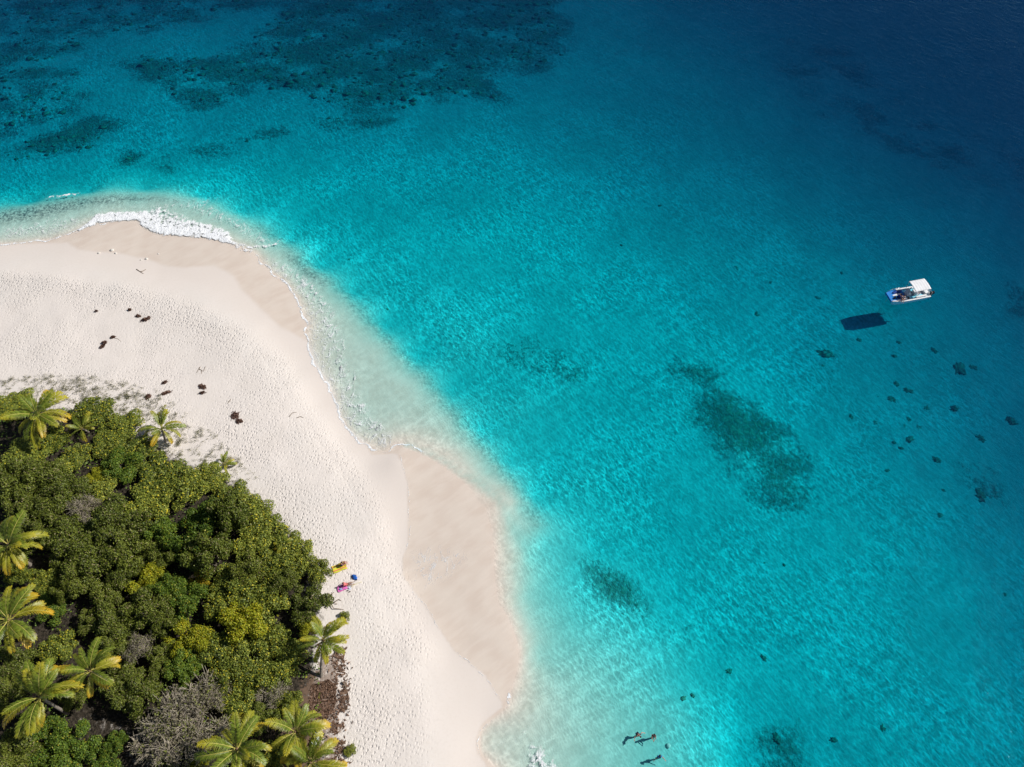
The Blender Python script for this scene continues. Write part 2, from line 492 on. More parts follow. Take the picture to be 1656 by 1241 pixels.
# sand
m_ground, g, out = new_mat("coral_sand")
pos = g.n("ShaderNodeNewGeometry").outputs["Position"]
flat = g.n("ShaderNodeVectorMath", {"operation": 'MULTIPLY'}, i0=pos, i1=(1, 1, 0)).outputs[0]
zz = g.n("ShaderNodeSeparateXYZ", None, Vector=pos).outputs[2]
n_big, n_mid = g.attr("nbig"), g.attr("nmid")
n_fine = g.noise(flat, 3.2, 4.0, 0.68)
dry = g.mix(g.ramp(n_big, 0.3, 0.7), (0.745, 0.68, 0.63), (0.705, 0.655, 0.61))
dry = g.mix(g.ramp(n_mid, 0.35, 0.75, 0, 0.4), dry, (0.69, 0.63, 0.575))
dry = g.mix(g.ramp(n_fine, 0.45, 0.75, 0, 0.3), dry, (0.58, 0.52, 0.46))
dampc = g.mix(g.math('MULTIPLY', g.attr("damp"), 0.7), dry, (0.68, 0.605, 0.55))
wetf = g.ramp(g.math('ADD', g.attr("wet"), g.math('MULTIPLY', g.math('SUBTRACT', n_mid, 0.5), 0.25)), 0.28, 0.72)
wetc = g.mix(g.ramp(n_mid, 0.3, 0.7), (0.625, 0.53, 0.455), (0.66, 0.575, 0.50))
ws = g.noise(g.streak(flat, R(38), 4.5), 1.1, 3.0, 0.6)
wetc = g.mix(g.ramp(ws, 0.40, 0.68, 0, 0.45), wetc, (0.70, 0.615, 0.54))
colr = g.mix(wetf, dampc, wetc)
# under water the sand is white again
deepf = g.ramp(zz, -1.15, -0.10, 1.0, 0.0)
seab = g.mix(g.ramp(n_mid, 0.3, 0.75), (0.625, 0.61, 0.575), (0.545, 0.535, 0.505))
seab = g.mix(g.ramp(n_big, 0.35, 0.7, 0, 0.45), seab, (0.46, 0.45, 0.42))
colr = g.mix(deepf, colr, seab)
# coral rubble at the step
rn2 = g.noise(flat, 1.5, 5.0, 0.72)
rubf = g.math('MULTIPLY', g.attr("rubble"), g.ramp(g.math('ADD', rn2, g.math('MULTIPLY', g.math('SUBTRACT', n_fine, 0.5), 0.8)), 0.30, 0.72))
colr = g.mix(rubf, colr, (0.12, 0.125, 0.125))
# reef, sea grass, algae and a dark patch at the right edge
rn = g.attr("nreef")
rsum = g.math('ADD', g.math('ADD', g.attr("reef"), g.math('MULTIPLY', g.math('SUBTRACT', rn, 0.5), 2.3)), g.math('MULTIPLY', g.math('SUBTRACT', rn2, 0.5), 1.9))
rf = g.math('MULTIPLY', g.ramp(rsum, 0.12, 1.15), g.ramp(g.attr("reef"), 0.0, 0.3))
reefc = g.mix(g.ramp(rn2, 0.35, 0.7), (0.050, 0.065, 0.040), (0.19, 0.21, 0.11))
colr = g.mix(g.math('MULTIPLY', rf, 0.72), colr, reefc)
# leaf litter under the trees, blackened to imitate shade in gaps and clearing
litter_shade = g.mix(g.ramp(n_fine, 0.35, 0.68), (0.018, 0.015, 0.010), (0.065, 0.052, 0.038))
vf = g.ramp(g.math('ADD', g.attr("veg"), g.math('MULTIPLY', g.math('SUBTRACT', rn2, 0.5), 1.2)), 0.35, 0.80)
colr = g.mix(vf, colr, litter_shade)
lf2 = g.ramp(g.math('ADD', g.attr("litter"), g.math('MULTIPLY', g.math('SUBTRACT', rn2, 0.5), 2.0)), 0.55, 1.0)
colr = g.mix(g.math('MULTIPLY', lf2, 0.75), colr, (0.20, 0.13, 0.09))
rough = g.mix(wetf, (0.95,) * 3, (0.45,) * 3)
# footprints and sand ripples as relief
vor = g.n("ShaderNodeTexVoronoi", {"feature": 'F1', "voronoi_dimensions": '2D'}, Vector=g.streak(flat, R(75), 1.45), Scale=3.1)
cellr = g.n("ShaderNodeSeparateColor", None, Color=vor.outputs["Color"]).outputs[0]
pit = g.math('MAXIMUM', g.ramp(vor.outputs["Distance"], 0.12, 0.42), g.ramp(cellr, 0.30, 0.75))
dimple = g.math('ADD', g.math('MULTIPLY', pit, 0.9), g.math('MULTIPLY', n_fine, 1.3))
trail = g.ramp(g.attr("trail"), 0.35, 0.62, 0.20, 0.95)
trail = g.math('ADD', trail, g.math('MULTIPLY', g.attr("track"), 0.7))
foot = g.math('MULTIPLY', g.math('MULTIPLY', dimple, g.math('MAXIMUM', g.attr("tramp"), g.math('MULTIPLY', g.attr("track"), 0.8))), trail)
ripv = g.streak(flat, R(-52), 2.6)
wv = g.noise(ripv, 1.5, 2.0, 0.5, 0.6)
rip = g.math('MULTIPLY', wv, g.ramp(zz, -1.6, -0.5, 1.0, 0.0))
hgt = g.math('ADD', g.math('MULTIPLY', foot, 0.050), g.math('MULTIPLY', rip, 0.10))
hgt = g.math('ADD', hgt, g.math('MULTIPLY', g.math('MULTIPLY', rn2, rf), 0.35))
hgt = g.math('ADD', hgt, g.math('MULTIPLY', g.math('MULTIPLY', ws, wetf), 0.02))
nrm = g.bump(hgt, 1.0, 1.0)
b = g.n("ShaderNodeBsdfPrincipled", None, Base_Color=colr, Roughness=rough, Normal=nrm)
b.inputs["Specular IOR Level"].default_value = 0.2
g.nt.links.new(b.outputs[0], out.inputs[0])
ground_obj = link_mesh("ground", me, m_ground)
tag(ground_obj, "white coral sand of the islet running down under the sea as its floor", "ground", kind="structure")

# ------------------------------------------------------------------ the sea
WX, WY = axis(-128, 128, 0.62, 6000), axis(-6, 186, 0.62, 6000)
WP, WF, WI = sheet(WX, WY)
wh = height(WP)
fade = sstep(-wh, 0.05, 1.2) * (1 - sstep(np.hypot(WP[:, 0], WP[:, 1] - 70), 150, 400))
wz = np.zeros(len(WP))
for k in range(14):
    a = R(-28) + (nrng.random() - 0.5) * 1.7
    lam = 2.6 + nrng.random() * 5.5
    ph = nrng.random() * 6.28
    wz += 0.0032 * lam * np.sin((WP[:, 0] * math.cos(a) + WP[:, 1] * math.sin(a)) * 2 * math.pi / lam + ph) * 0.4
wz *= fade
# the swell humps up where it meets the step in the sand
sh = seg_dist(WP, atn(SHELF, 0.0))
wz += 0.10 * np.exp(-(sh / 1.1) ** 2) * fade * 3.0 * np.clip(fbm(WP[:, 0] * 0.2, WP[:, 1] * 0.2, 5) - 0.25, 0, 1)
ridge = atn([(657, 721), (693, 733), (721, 748), (748, 769), (772, 778), (808, 808), (817, 824), (829, 848), (844, 869), (856, 887), (862, 905)], 0.0)
wz += 0.09 * np.exp(-(seg_dist(WP, ridge) / 0.55) ** 2)
nxw, nyw = len(WX), len(WY)
top = np.column_stack([WP, wz])
border = np.concatenate([WI[0, :], WI[1:, -1], WI[-1, :-1][::-1], WI[1:-1, 0][::-1]])
low = top[border].copy()
low[:, 2] = -60.0
nb, base = len(border), len(top)
lowi = base + np.arange(nb)
skirt = np.stack([border, lowi, np.roll(lowi, -1), np.roll(border, -1)], 1)
cen = base + nb
verts = np.vstack([top, low, [[0, 0, -60.0]]])
capf = np.stack([lowi, np.full(nb, cen), np.roll(lowi, -1), np.roll(lowi, -1)], 1)[:, :3]
wbm_faces = WF
wm = bpy.data.meshes.new("sea")
allf = [tuple(f) for f in WF.tolist()] + [tuple(f) for f in skirt.tolist()] + [tuple(f) for f in capf.tolist()]
wm.from_pydata(verts.tolist(), [], allf)
wm.polygons.foreach_set("use_smooth", np.ones(len(wm.polygons), dtype=bool))
wm.update()
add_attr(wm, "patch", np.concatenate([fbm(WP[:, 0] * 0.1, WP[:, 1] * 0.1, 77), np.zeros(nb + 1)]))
add_attr(wm, "deep", np.concatenate([-wh, np.full(nb + 1, 20.0)]))

m_sea, g, out = new_mat("sea_water")
pos = g.n("ShaderNodeNewGeometry").outputs["Position"]
flat = g.n("ShaderNodeVectorMath", {"operation": 'MULTIPLY'}, i0=pos, i1=(1, 1, 0)).outputs[0]
dp = g.attr("deep")
# bright caustic net painted into the surface's transparent colour, imitating sunlight bent by wavelets
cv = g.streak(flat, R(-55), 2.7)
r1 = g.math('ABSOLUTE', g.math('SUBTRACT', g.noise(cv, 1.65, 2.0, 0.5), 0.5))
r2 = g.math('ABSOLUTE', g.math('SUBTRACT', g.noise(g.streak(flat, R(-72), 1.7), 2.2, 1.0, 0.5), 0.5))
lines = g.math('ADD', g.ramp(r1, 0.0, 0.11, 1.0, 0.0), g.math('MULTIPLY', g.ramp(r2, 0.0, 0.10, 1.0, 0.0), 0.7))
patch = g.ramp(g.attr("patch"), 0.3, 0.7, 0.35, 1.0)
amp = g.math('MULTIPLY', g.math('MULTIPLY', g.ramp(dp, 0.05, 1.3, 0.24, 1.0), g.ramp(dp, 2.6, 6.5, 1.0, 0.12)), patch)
caustic_paint = g.math('ADD', g.math('MULTIPLY', g.math('SUBTRACT', lines, 0.40), g.math('MULTIPLY', amp, 0.50)), 1.0)
tcol = g.n("ShaderNodeCombineColor", None, i0=caustic_paint, i1=caustic_paint, i2=caustic_paint).outputs[0]
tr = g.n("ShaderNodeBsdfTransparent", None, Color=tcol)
# surface relief
w1 = g.noise(g.streak(flat, R(-35), 2.2), 1.25, 3.0, 0.6)
hw = w1
nb_ = g.bump(hw, 1.0, 0.125)
gl = g.n("ShaderNodeBsdfGlossy", None, Color=(0.45, 0.78, 1.0), Roughness=0.02, Normal=nb_)
inc = g.n("ShaderNodeNewGeometry").outputs["Incoming"]
cosv = g.math('ABSOLUTE', g.n("ShaderNodeVectorMath", {"operation": 'DOT_PRODUCT'}, i0=inc, i1=nb_).outputs["Value"])
fr = g.math('ADD', g.math('MULTIPLY', g.math('POWER', g.math('SUBTRACT', 1.0, cosv, clamp=True), 5.0), 0.98), 0.02)   # reflectance of a water face seen from either side
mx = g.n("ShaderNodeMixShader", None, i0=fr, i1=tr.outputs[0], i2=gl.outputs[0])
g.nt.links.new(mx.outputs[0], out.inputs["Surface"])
ABS = (1.08, 0.121, 0.077)
va = g.n("ShaderNodeVolumeAbsorption", None, Color=tuple(1 - a / 1.2 for a in ABS), Density=1.2)
vsc = g.n("ShaderNodeVolumeScatter", None, Color=(0.01, 0.36, 0.95), Density=0.026, Anisotropy=0.2)
vadd = g.n("ShaderNodeAddShader", None, i0=va.outputs[0], i1=vsc.outputs[0])
g.nt.links.new(vadd.outputs[0], out.inputs["Volume"])
try: m_sea.cycles.homogeneous_volume = True
except Exception: pass
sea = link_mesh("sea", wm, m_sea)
tag(sea, "clear turquoise sea deepening to dark blue away from the islet", "sea", kind="structure")

# ------------------------------------------------------------------ plant materials
def leaf_mat(name, dark, mid, light, odd=None, oddp=0.0, trans=0.14, rough=0.55, spec=0.35):
    m, g, out = new_mat(name)
    v = g.attr("var")
    rnd = g.n("ShaderNodeObjectInfo").outputs["Random"]
    v2 = g.math('ADD', g.math('MULTIPLY', v, 0.75), g.math('MULTIPLY', rnd, 0.25))
    c = g.mix(g.ramp(v2, 0.0, 0.5), dark, mid)
    c = g.mix(g.ramp(v2, 0.5, 1.0), c, light)
    c = g.mix(1.0, c, (0.92, 0.92, 0.92), 'MULTIPLY')
    if odd:
        c = g.mix(g.ramp(g.attr("odd"), 1 - oddp, 1 - oddp * 0.6), c, odd)
    b = g.n("ShaderNodeBsdfPrincipled", None, Base_Color=c, Roughness=rough)
    b.inputs["Specular IOR Level"].default_value = spec
    t = g.n("ShaderNodeBsdfTranslucent", None, Color=c)
    mx = g.n("ShaderNodeMixShader", None, i0=trans, i1=b.outputs[0], i2=t.outputs[0])
    g.nt.links.new(mx.outputs[0], out.inputs[0])
    return m

M_LEAF = {
    'grape': leaf_mat("sea_grape_leaf", (0.045, 0.072, 0.010), (0.165, 0.208, 0.026), (0.42, 0.45, 0.07), (0.55, 0.47, 0.03), 0.10),
    'olive': leaf_mat("olive_leaf", (0.042, 0.060, 0.008), (0.130, 0.165, 0.018), (0.27, 0.30, 0.045), (0.26, 0.22, 0.11), 0.09),
    'dark': leaf_mat("dark_green_leaf", (0.034, 0.070, 0.008), (0.105, 0.175, 0.016), (0.215, 0.300, 0.032), (0.36, 0.33, 0.03), 0.07),
    'yellow': leaf_mat("yellow_green_leaf", (0.15, 0.18, 0.010), (0.32, 0.34, 0.014), (0.50, 0.48, 0.025), (0.50, 0.38, 0.02), 0.12),
    'gold': leaf_mat("golden_leaf", (0.22, 0.17, 0.010), (0.42, 0.31, 0.015), (0.58, 0.44, 0.02), (0.14, 0.17, 0.02), 0.2),
    'bare': leaf_mat("withered_leaf", (0.13, 0.115, 0.070), (0.22, 0.195, 0.125), (0.32, 0.28, 0.19), (0.16, 0.18, 0.035), 0.40),
}
M_BARK = simple("grey_bark", (0.22, 0.185, 0.15), 0.9, 0.35, 5.0)
M_TWIG = simple("bleached_twig", (0.44, 0.385, 0.30), 0.9, 0.35, 3.0)

def tube_np(pts, radii, sides=5):
    pts = np.asarray(pts, float)
    n = len(pts)
    V, Fc = [], []
    for i in range(n):
        t = pts[min(n - 1, i + 1)] - pts[max(0, i - 1)]
        t = t / (np.linalg.norm(t) + 1e-9)
        a = np.cross(t, (0.31, 0.17, 0.93) if abs(t[2]) < 0.85 else (0.93, 0.3, 0.2))
        a /= np.linalg.norm(a) + 1e-9
        b = np.cross(t, a)
        for k in range(sides):
            w = 2 * math.pi * k / sides
            V.append(pts[i] + (a * math.cos(w) + b * math.sin(w)) * radii[i])
    for i in range(n - 1):
        for k in range(sides):
            k2 = (k + 1) % sides
            Fc.append((i * sides + k, i * sides + k2, (i + 1) * sides + k2, (i + 1) * sides + k))
    return np.array(V), np.array(Fc)

def join_np(parts):
    V, Fc, off = [], [], 0
    for v, f in parts:
        V.append(v)
        Fc.append(f + off)
        off += len(v)
    return np.vstack(V), np.vstack(Fc)

def leaves_np(r, centers, normals, size, aspect=1.0, jitter=0.7):
    """one quad for each leaf, facing roughly along its normal"""
    n = len(centers)
    nrm = normals + r.normal(0, jitter, (n, 3))
    nrm /= np.linalg.norm(nrm, axis=1, keepdims=True) + 1e-9
    ref = r.normal(0, 1, (n, 3))
    a = np.cross(nrm, ref)
    a /= np.linalg.norm(a, axis=1, keepdims=True) + 1e-9
    b = np.cross(nrm, a)
    s = (size * (0.65 + 0.7 * r.random(n)))[:, None]
    A, B = a * s * 0.5 * aspect, b * s * 0.5
    V = np.stack([centers - A, centers + B * 0.9 - A * 0.1, centers + A, centers - B * 0.9 + A * 0.1], 1).reshape(-1, 3)
    Fc = np.arange(4 * n).reshape(-1, 4)
    return V, Fc

def leaf_mesh(name, V, Fc, r):
    me = mesh_np(name, V, Fc)
    n = len(Fc)
    v = r.random(n)
    add_attr(me, "var", np.repeat(v, 4))
    add_attr(me, "odd", np.repeat(r.random(n), 4))
    return me

def crown_proto(kind, seed):
    """unit crown: radius about 1, from z = 0.15 to 1; returns (crown mesh, trunk mesh)"""
    r = np.random.default_rng(seed)
    nl = {'grape': 18, 'olive': 15, 'dark': 13, 'yellow': 14, 'gold': 9, 'bare': 14}[kind]
    lobes = []
    for i in range(nl):
        rad = math.sqrt((i + 0.4) / nl) * 0.78
        th = i * 2.399963 + r.random() * 0.9
        zc = 0.66 - 0.34 * rad ** 1.6 + r.normal(0, 0.10)
        lobes.append((rad * math.cos(th), rad * math.sin(th), zc, 0.17 + 0.15 * r.random()))
    lobes = np.array(lobes)
    if kind == 'grape':
        n, size, asp, jit = 6200, 0.066, 1.0, 0.9
    elif kind == 'bare':
        n, size, asp, jit = 1500, 0.045, 1.5, 1.2
    else:
        n, size, asp, jit = 11000, 0.041, 1.6, 1.0
    w = lobes[:, 3] ** 2
    pick = r.choice(nl, n, p=w / w.sum())
    d = r.normal(0, 1, (n, 3))
    d[:, 2] = np.abs(d[:, 2]) * 1.1 - 0.25
    d /= np.linalg.norm(d, axis=1, keepdims=True)
    sub = 1 + 0.18 * np.sin(d[:, 0] * 9 + pick * 2.1) * np.sin(d[:, 1] * 9 + pick * 1.3) * np.sin(d[:, 2] * 8 + pick)
    shell = (1 - 0.5 * r.random(n) ** 2.2) * sub
    c = lobes[pick, :3] + d * lobes[pick, 3:4] * shell[:, None] * np.array([1, 1, 0.85])
    stray = r.random(n) < 0.10
    c[stray] += r.normal(0, 0.07, (stray.sum(), 3))
    c[:, 2] = np.clip(c[:, 2], 0.06, None)
    V, Fc = leaves_np(r, c, d + np.array([0, 0, 0.45]), size, asp, jit)
    crown = leaf_mesh("crown", V, Fc, r)
    parts = []
    for (lx, ly, lz, lr) in lobes:
        mid = np.array([lx * 0.45, ly * 0.45, lz * 0.45]) + r.normal(0, 0.04, 3)
        parts.append(tube_np([(lx * 0.08, ly * 0.08, -0.12), mid, (lx, ly, lz + lr * 0.35)], [0.034, 0.02, 0.007], 5))
        for _ in range(5 if kind != 'bare' else 30):
            q = r.normal(0, 1, 3)
            q[2] = abs(q[2]) * 0.8
            q /= np.linalg.norm(q)
            st = mid + (np.array([lx, ly, lz]) - mid) * r.random()
            L = lr * (0.75 + 0.55 * r.random())
            e = st + q * L
            parts.append(tube_np([st, (st + e) / 2 + r.normal(0, 0.025, 3), e], [0.010, 0.007, 0.004] if kind != 'bare' else [0.012, 0.009, 0.006], 3))
            if kind == 'bare':
                for _k in range(3):
                    q2 = q + r.normal(0, 0.6, 3)
                    parts.append(tube_np([st + q * L * 0.55, st + q * L * 0.55 + q2 * L * 0.32, st + q * L * 0.55 + q2 * L * 0.55], [0.007, 0.006, 0.004], 3))
    V, Fc = join_np(parts)
    return crown, mesh_np("trunk", V, Fc)

PROTO = {}
for ki, (kind, nv) in enumerate((('grape', 5), ('olive', 5), ('dark', 4), ('yellow', 2), ('gold', 1), ('bare', 3))):
    PROTO[kind] = []
    for i in range(nv):
        c, t = crown_proto(kind, 100 * ki + i)
        c.materials.append(M_LEAF[kind])
        t.materials.append(M_TWIG if kind == 'bare' else M_BARK)
        PROTO[kind].append((c, t))

NAMES = {'grape': 'sea_grape_shrub', 'olive': 'olive_shrub', 'dark': 'green_bush', 'yellow': 'yellow_green_bush', 'gold': 'golden_bush', 'bare': 'bare_shrub'}
_pc = {}
def shrub(px, py, rpx, h, kind, label, flat=1.0):
    i = _pc.get(kind, 0)
    _pc[kind] = i + 1
    crown, trunk = PROTO[kind][i % len(PROTO[kind])]
    p = ground(px, py, 0.55 * h)
    scale = FOC / math.hypot(p.x, p.y, CAM_H - h) 
    rad = rpx / scale * 1.10
    o = empty(NAMES[kind], (p.x, p.y, p.z), rng.random() * 6.28, (rad * (0.92 + 0.2 * rng.random()), rad * (0.92 + 0.2 * rng.random()), h * rng.uniform(0.92, 1.32)))
    tag(o, label, "shrub" if kind != 'dark' or h < 4 else "tree", "shrubs and low trees of the islet's thicket")
    a = link_mesh("crown", crown, None, o)
    b = link_mesh("trunk", trunk, None, o)
    return o

# crown centre in the photograph, half width, height in metres, kind, label
SHRUBS = [
 (25, 655, 28, 1.2, 'grape', "low round-leaved shrub between the grass and the palm at the picture's edge"),
 (150, 668, 30, 1.5, 'grape', "round-leaved green shrub beside the big palm, bordering the pale grass"),
 (196, 690, 32, 1.6, 'grape', "broad bright green shrub at the grass edge before the lone small palm"),
 (175, 718, 26, 1.6, 'grape', "green round-leaved shrub behind the stunted yellowing palm"),
 (42, 735, 30, 1.4, 'grape', "low dark shrub lying in the shadow of the big edge palm"),
 (122, 738, 22, 1.5, 'grape', "small round-leaved shrub just below the stunted yellowing palm"),
 (95, 768, 24, 1.7, 'grape', "green shrub with grey stems above the olive thicket"),
 (196, 750, 28, 2.4, 'dark', "feathery bright green bush in the upper thicket beside a small yellow one"),
 (157, 768, 18, 1.6, 'yellow', "small yellow-leaved bush next to the dark gap in the upper thicket"),
 (226, 735, 28, 1.6, 'grape', "round-leaved shrub in the shadow of the lone small palm"),
 (258, 764, 36, 1.9, 'grape', "large bright sea-grape shrub at the centre of the upper thicket"),
 (296, 790, 32, 2.0, 'grape', "yellow-flecked sea-grape shrub above the tall dark trees"),
 (244, 808, 34, 1.9, 'grape', "sea-grape shrub overhanging the dark gap with pale ground"),
 (338, 773, 26, 1.5, 'grape', "sea-grape shrub next to the seedling palm on the sand"),
 (372, 806, 28, 1.7, 'grape', "sea-grape shrub at the sand edge, first below the seedling palm"),
 (168, 790, 22, 1.5, 'grape', "small round-leaved shrub just above the dark gap with pale ground"),
 (22, 778, 34, 3.2, 'olive', "olive-green shrub at the picture's edge above the brownish ones"),
 (68, 776, 34, 3.2, 'olive', "domed olive-green shrub second from the picture's edge"),
 (110, 792, 28, 3.0, 'olive', "olive shrub with a brown-tinged top above the dark gap"),
 (36, 820, 32, 3.0, 'olive', "brownish olive shrub directly above the palm cut by the picture's edge"),
 (86, 828, 32, 2.9, 'olive', "greyish olive shrub in the middle of the brown-tinged patch"),
 (138, 828, 26, 2.6, 'bare', "half-bare twiggy shrub beside the dark gap with pale ground"),
 (62, 870, 26, 2.7, 'olive', "grey-green shrub touched by the fronds of the edge palm"),
 (112, 876, 36, 3.2, 'olive', "wide dark olive shrub to the sunny side of the edge palm"),
 (182, 845, 36, 3.6, 'olive', "clumpy olive shrub below the dark gap with pale ground"),
 (226, 862, 34, 3.7, 'olive', "olive-green shrub in the middle row of the thicket under the sea-grape"),
 (264, 868, 30, 3.8, 'dark', "green bush standing against the black gap beside the tall trees"),
 (208, 892, 34, 3.6, 'olive', "domed olive shrub at the heart of the thicket"),
 (258, 893, 24, 3.4, 'olive', "narrow olive shrub leaning into the black gap"),
 (150, 908, 34, 3.3, 'olive', "dark olive shrub above the black hollow"),
 (128, 936, 28, 3.0, 'olive', "olive shrub on the rim of the black hollow beside two palms"),
 (174, 962, 28, 3.2, 'olive', "round-headed olive shrub below the heart of the thicket"),
 (200, 928, 26, 3.1, 'olive', "greyish olive shrub between the round-headed one and the yellow one"),
 (110, 958, 18, 2.6, 'olive', "small olive shrub alone in the black hollow"),
 (240, 950, 34, 2.8, 'yellow', "flat-topped yellow-green bush in the middle of the thicket"),
 (236, 982, 34, 3.0, 'olive', "olive shrub beside the bleached curved branch"),
 (186, 1008, 34, 3.0, 'olive', "olive shrub above the crown of the slender palm"),
 (146, 1001, 19, 2.4, 'olive', "small olive tuft above the slender palm, at the hollow's foot"),
 (334, 838, 36, 4.8, 'dark', "tall dark green tree with its shadow side black"),
 (368, 832, 34, 4.6, 'olive', "tall olive-green tree beside the dark one at the thicket's shoulder"),
 (310, 886, 32, 4.2, 'dark', "dark green tree below the tall pair"),
 (340, 896, 34, 4.2, 'olive', "olive tree in front of the tall dark pair, above the golden bush"),
 (404, 832, 32, 1.9, 'grape', "sea-grape shrub at the sand edge, second below the seedling palm"),
 (432, 858, 30, 1.9, 'grape', "sea-grape shrub at the sand edge, third below the seedling palm"),
 (410, 880, 32, 2.2, 'grape', "sea-grape shrub inland of the tiny yellow palm"),
 (462, 886, 28, 1.9, 'grape', "sea-grape shrub around the tiny yellow palm"),
 (488, 900, 24, 1.7, 'grape', "sea-grape shrub at the sand edge above the sunbathers' bush"),
 (468, 920, 26, 1.9, 'grape', "sea-grape shrub directly inland of the sunbathers' bush"),
 (438, 920, 28, 2.2, 'grape', "shaded sea-grape shrub below the tiny yellow palm"),
 (517, 926, 19, 1.9, 'grape', "round shrub jutting onto the sand beside the striped towel"),
 (404, 921, 26, 3.0, 'olive', "grey-tipped olive shrub amid the sea-grape belt"),
 (458, 944, 24, 2.4, 'olive', "small olive shrub between the sea-grape and the big sand-edge dome"),
 (500, 974, 30, 3.0, 'olive', "big domed olive shrub at the sand edge above the leaning palm"),
 (325, 938, 16, 2.4, 'gold', "small golden-yellow bush in the dark middle of the thicket"),
 (392, 956, 32, 2.4, 'grape', "dark sea-grape shrub behind the brightest yellow-green bush"),
 (432, 976, 32, 2.4, 'grape', "sea-grape shrub between the yellow-green bush and the sand-edge dome"),
 (368, 940, 28, 2.3, 'grape', "shaded sea-grape shrub beside the golden bush"),
 (360, 982, 26, 2.2, 'grape', "shaded sea-grape shrub below the golden bush"),
 (296, 968, 28, 3.2, 'dark', "bright green bush on the shadow side of the golden bush"),
 (268, 952, 24, 3.1, 'dark', "green bush touching the flat-topped yellow-green one"),
 (268, 1004, 26, 2.9, 'olive', "brownish olive shrub below the bleached curved branch"),
 (396, 1008, 36, 3.2, 'yellow', "brightest yellow-green bush, large and rounded, in the lower thicket"),
 (304, 1036, 30, 2.9, 'yellow', "dull yellow bush with orange tints in the lower thicket"),
 (296, 1080, 30, 2.9, 'dark', "bright green bush above the big bare grey shrub"),
 (344, 1048, 30, 2.2, 'grape', "sea-grape shrub below the brightest yellow-green bush"),
 (388, 1056, 30, 2.2, 'grape', "sea-grape shrub in the dark dip of the lower thicket"),
 (432, 1036, 30, 2.3, 'grape', "sea-grape shrub on the sunny side of the brightest yellow-green bush"),
 (470, 1058, 22, 1.6, 'grape', "thin sea-grape shrub on the sandy patch by the leaning palm"),
 (452, 1086, 26, 1.9, 'grape', "sea-grape shrub inland of the leaning palm's foot"),
 (408, 1094, 28, 2.0, 'grape', "dark sea-grape shrub above the twin palms"),
 (364, 1096, 26, 2.0, 'grape', "dark sea-grape shrub beside the bare grey shrub's top"),
 (382, 1132, 26, 1.9, 'grape', "shaded sea-grape shrub just above the broad lower palm"),
 (442, 1118, 26, 1.9, 'bare', "grey withered shrub above the twin palms"),
 (468, 1136, 20, 1.8, 'grape', "small green shrub touching the twin palms' fronds"),
 (306, 1142, 44, 3.2, 'bare', "big bare grey shrub with tangled branches in the lower thicket"),
 (344, 1124, 26, 2.8, 'bare', "bare grey shrub leaning towards the dark dip"),
 (262, 1196, 42, 2.8, 'bare', "bare grey shrub spreading over the shaded sandy path"),
 (322, 1198, 38, 2.6, 'bare', "brownish bare shrub beside the broad lower palm"),
 (226, 1122, 32, 2.9, 'olive', "grey-green shrub beside the bare ones, above the shaded path"),
 (196, 1096, 30, 2.9, 'olive', "olive shrub touching the slender palm's fronds"),
 (186, 1046, 24, 2.6, 'olive', "grey-green shrub directly above the slender palm"),
 (226, 1050, 24, 2.4, 'bare', "small withered shrub with reddish twigs above the bright green bush"),
 (262, 1064, 24, 2.6, 'olive', "olive shrub between the withered one and the bright green bush"),
 (92, 1048, 24, 2.2, 'grape', "shiny-leaved shrub between the two edge palms and the slender palm"),
 (24, 1072, 28, 2.6, 'olive', "dark olive shrub under the lower edge palm's hanging frond"),
 (14, 1124, 26, 2.4, 'olive', "olive shrub at the picture's edge beside the big lower palm"),
 (116, 1206, 38, 2.7, 'dark', "bright green feathery bush below the big lower palm"),
 (70, 1196, 28, 2.4, 'dark', "dark green bush under the big lower palm's hanging frond"),
 (34, 1206, 32, 2.6, 'olive', "dark olive shrub in the bottom corner of the thicket"),
 (22, 1244, 30, 2.4, 'olive', "olive shrub cut by the bottom corner of the picture"),
 (84, 1248, 28, 2.3, 'dark', "green bush cut by the bottom edge, next to the corner shrub"),
 (186, 1202, 20, 2.2, 'dark', "small dark green bush beside the shaded sandy path"),
 (160, 1240, 26, 2.2, 'dark', "green bush at the bottom edge beside the shaded sandy path"),
 (84, 982, 24, 1.8, 'dark', "low dark bush in the black hollow beside the lower edge palm"),
 (78, 940, 20, 1.6, 'grape', "low shaded shrub in the black hollow beside the upper edge palm"),
 (88, 708, 20, 1.2, 'grape', "low shrub in the shade between the big edge palm and the stunted one"),
 (122, 1128, 20, 1.8, 'olive', "low olive shrub between the slender palm and the big lower palm"),
 (32, 926, 18, 2.4, 'grape', "small glossy shrub squeezed between the two edge palms"),
 (499, 1013, 17, 2.0, 'yellow', "small yellowish bush behind the leaning palm"),
 (557, 997, 9, 0.8, 'grape', "small leafy sprig standing on the sand beside the leaning palm"),
 (566, 1214, 9, 0.6, 'grape', "small leafy seedling on the sand beside the brown litter"),
 (424, 1162, 22, 1.8, 'olive', "olive shrub between the broad lower palm and the twin palms"),
 (452, 1216, 22, 1.5, 'grape', "low green shrub under the twin palms"),
 (320, 1240, 16, 1.8, 'yellow', "yellow-green tuft at the bottom edge beside the broad lower palm"),
 (420, 1246, 24, 1.7, 'olive', "dull olive shrub at the bottom edge between the lower palms"),
]
for row in SHRUBS: shrub(*row)

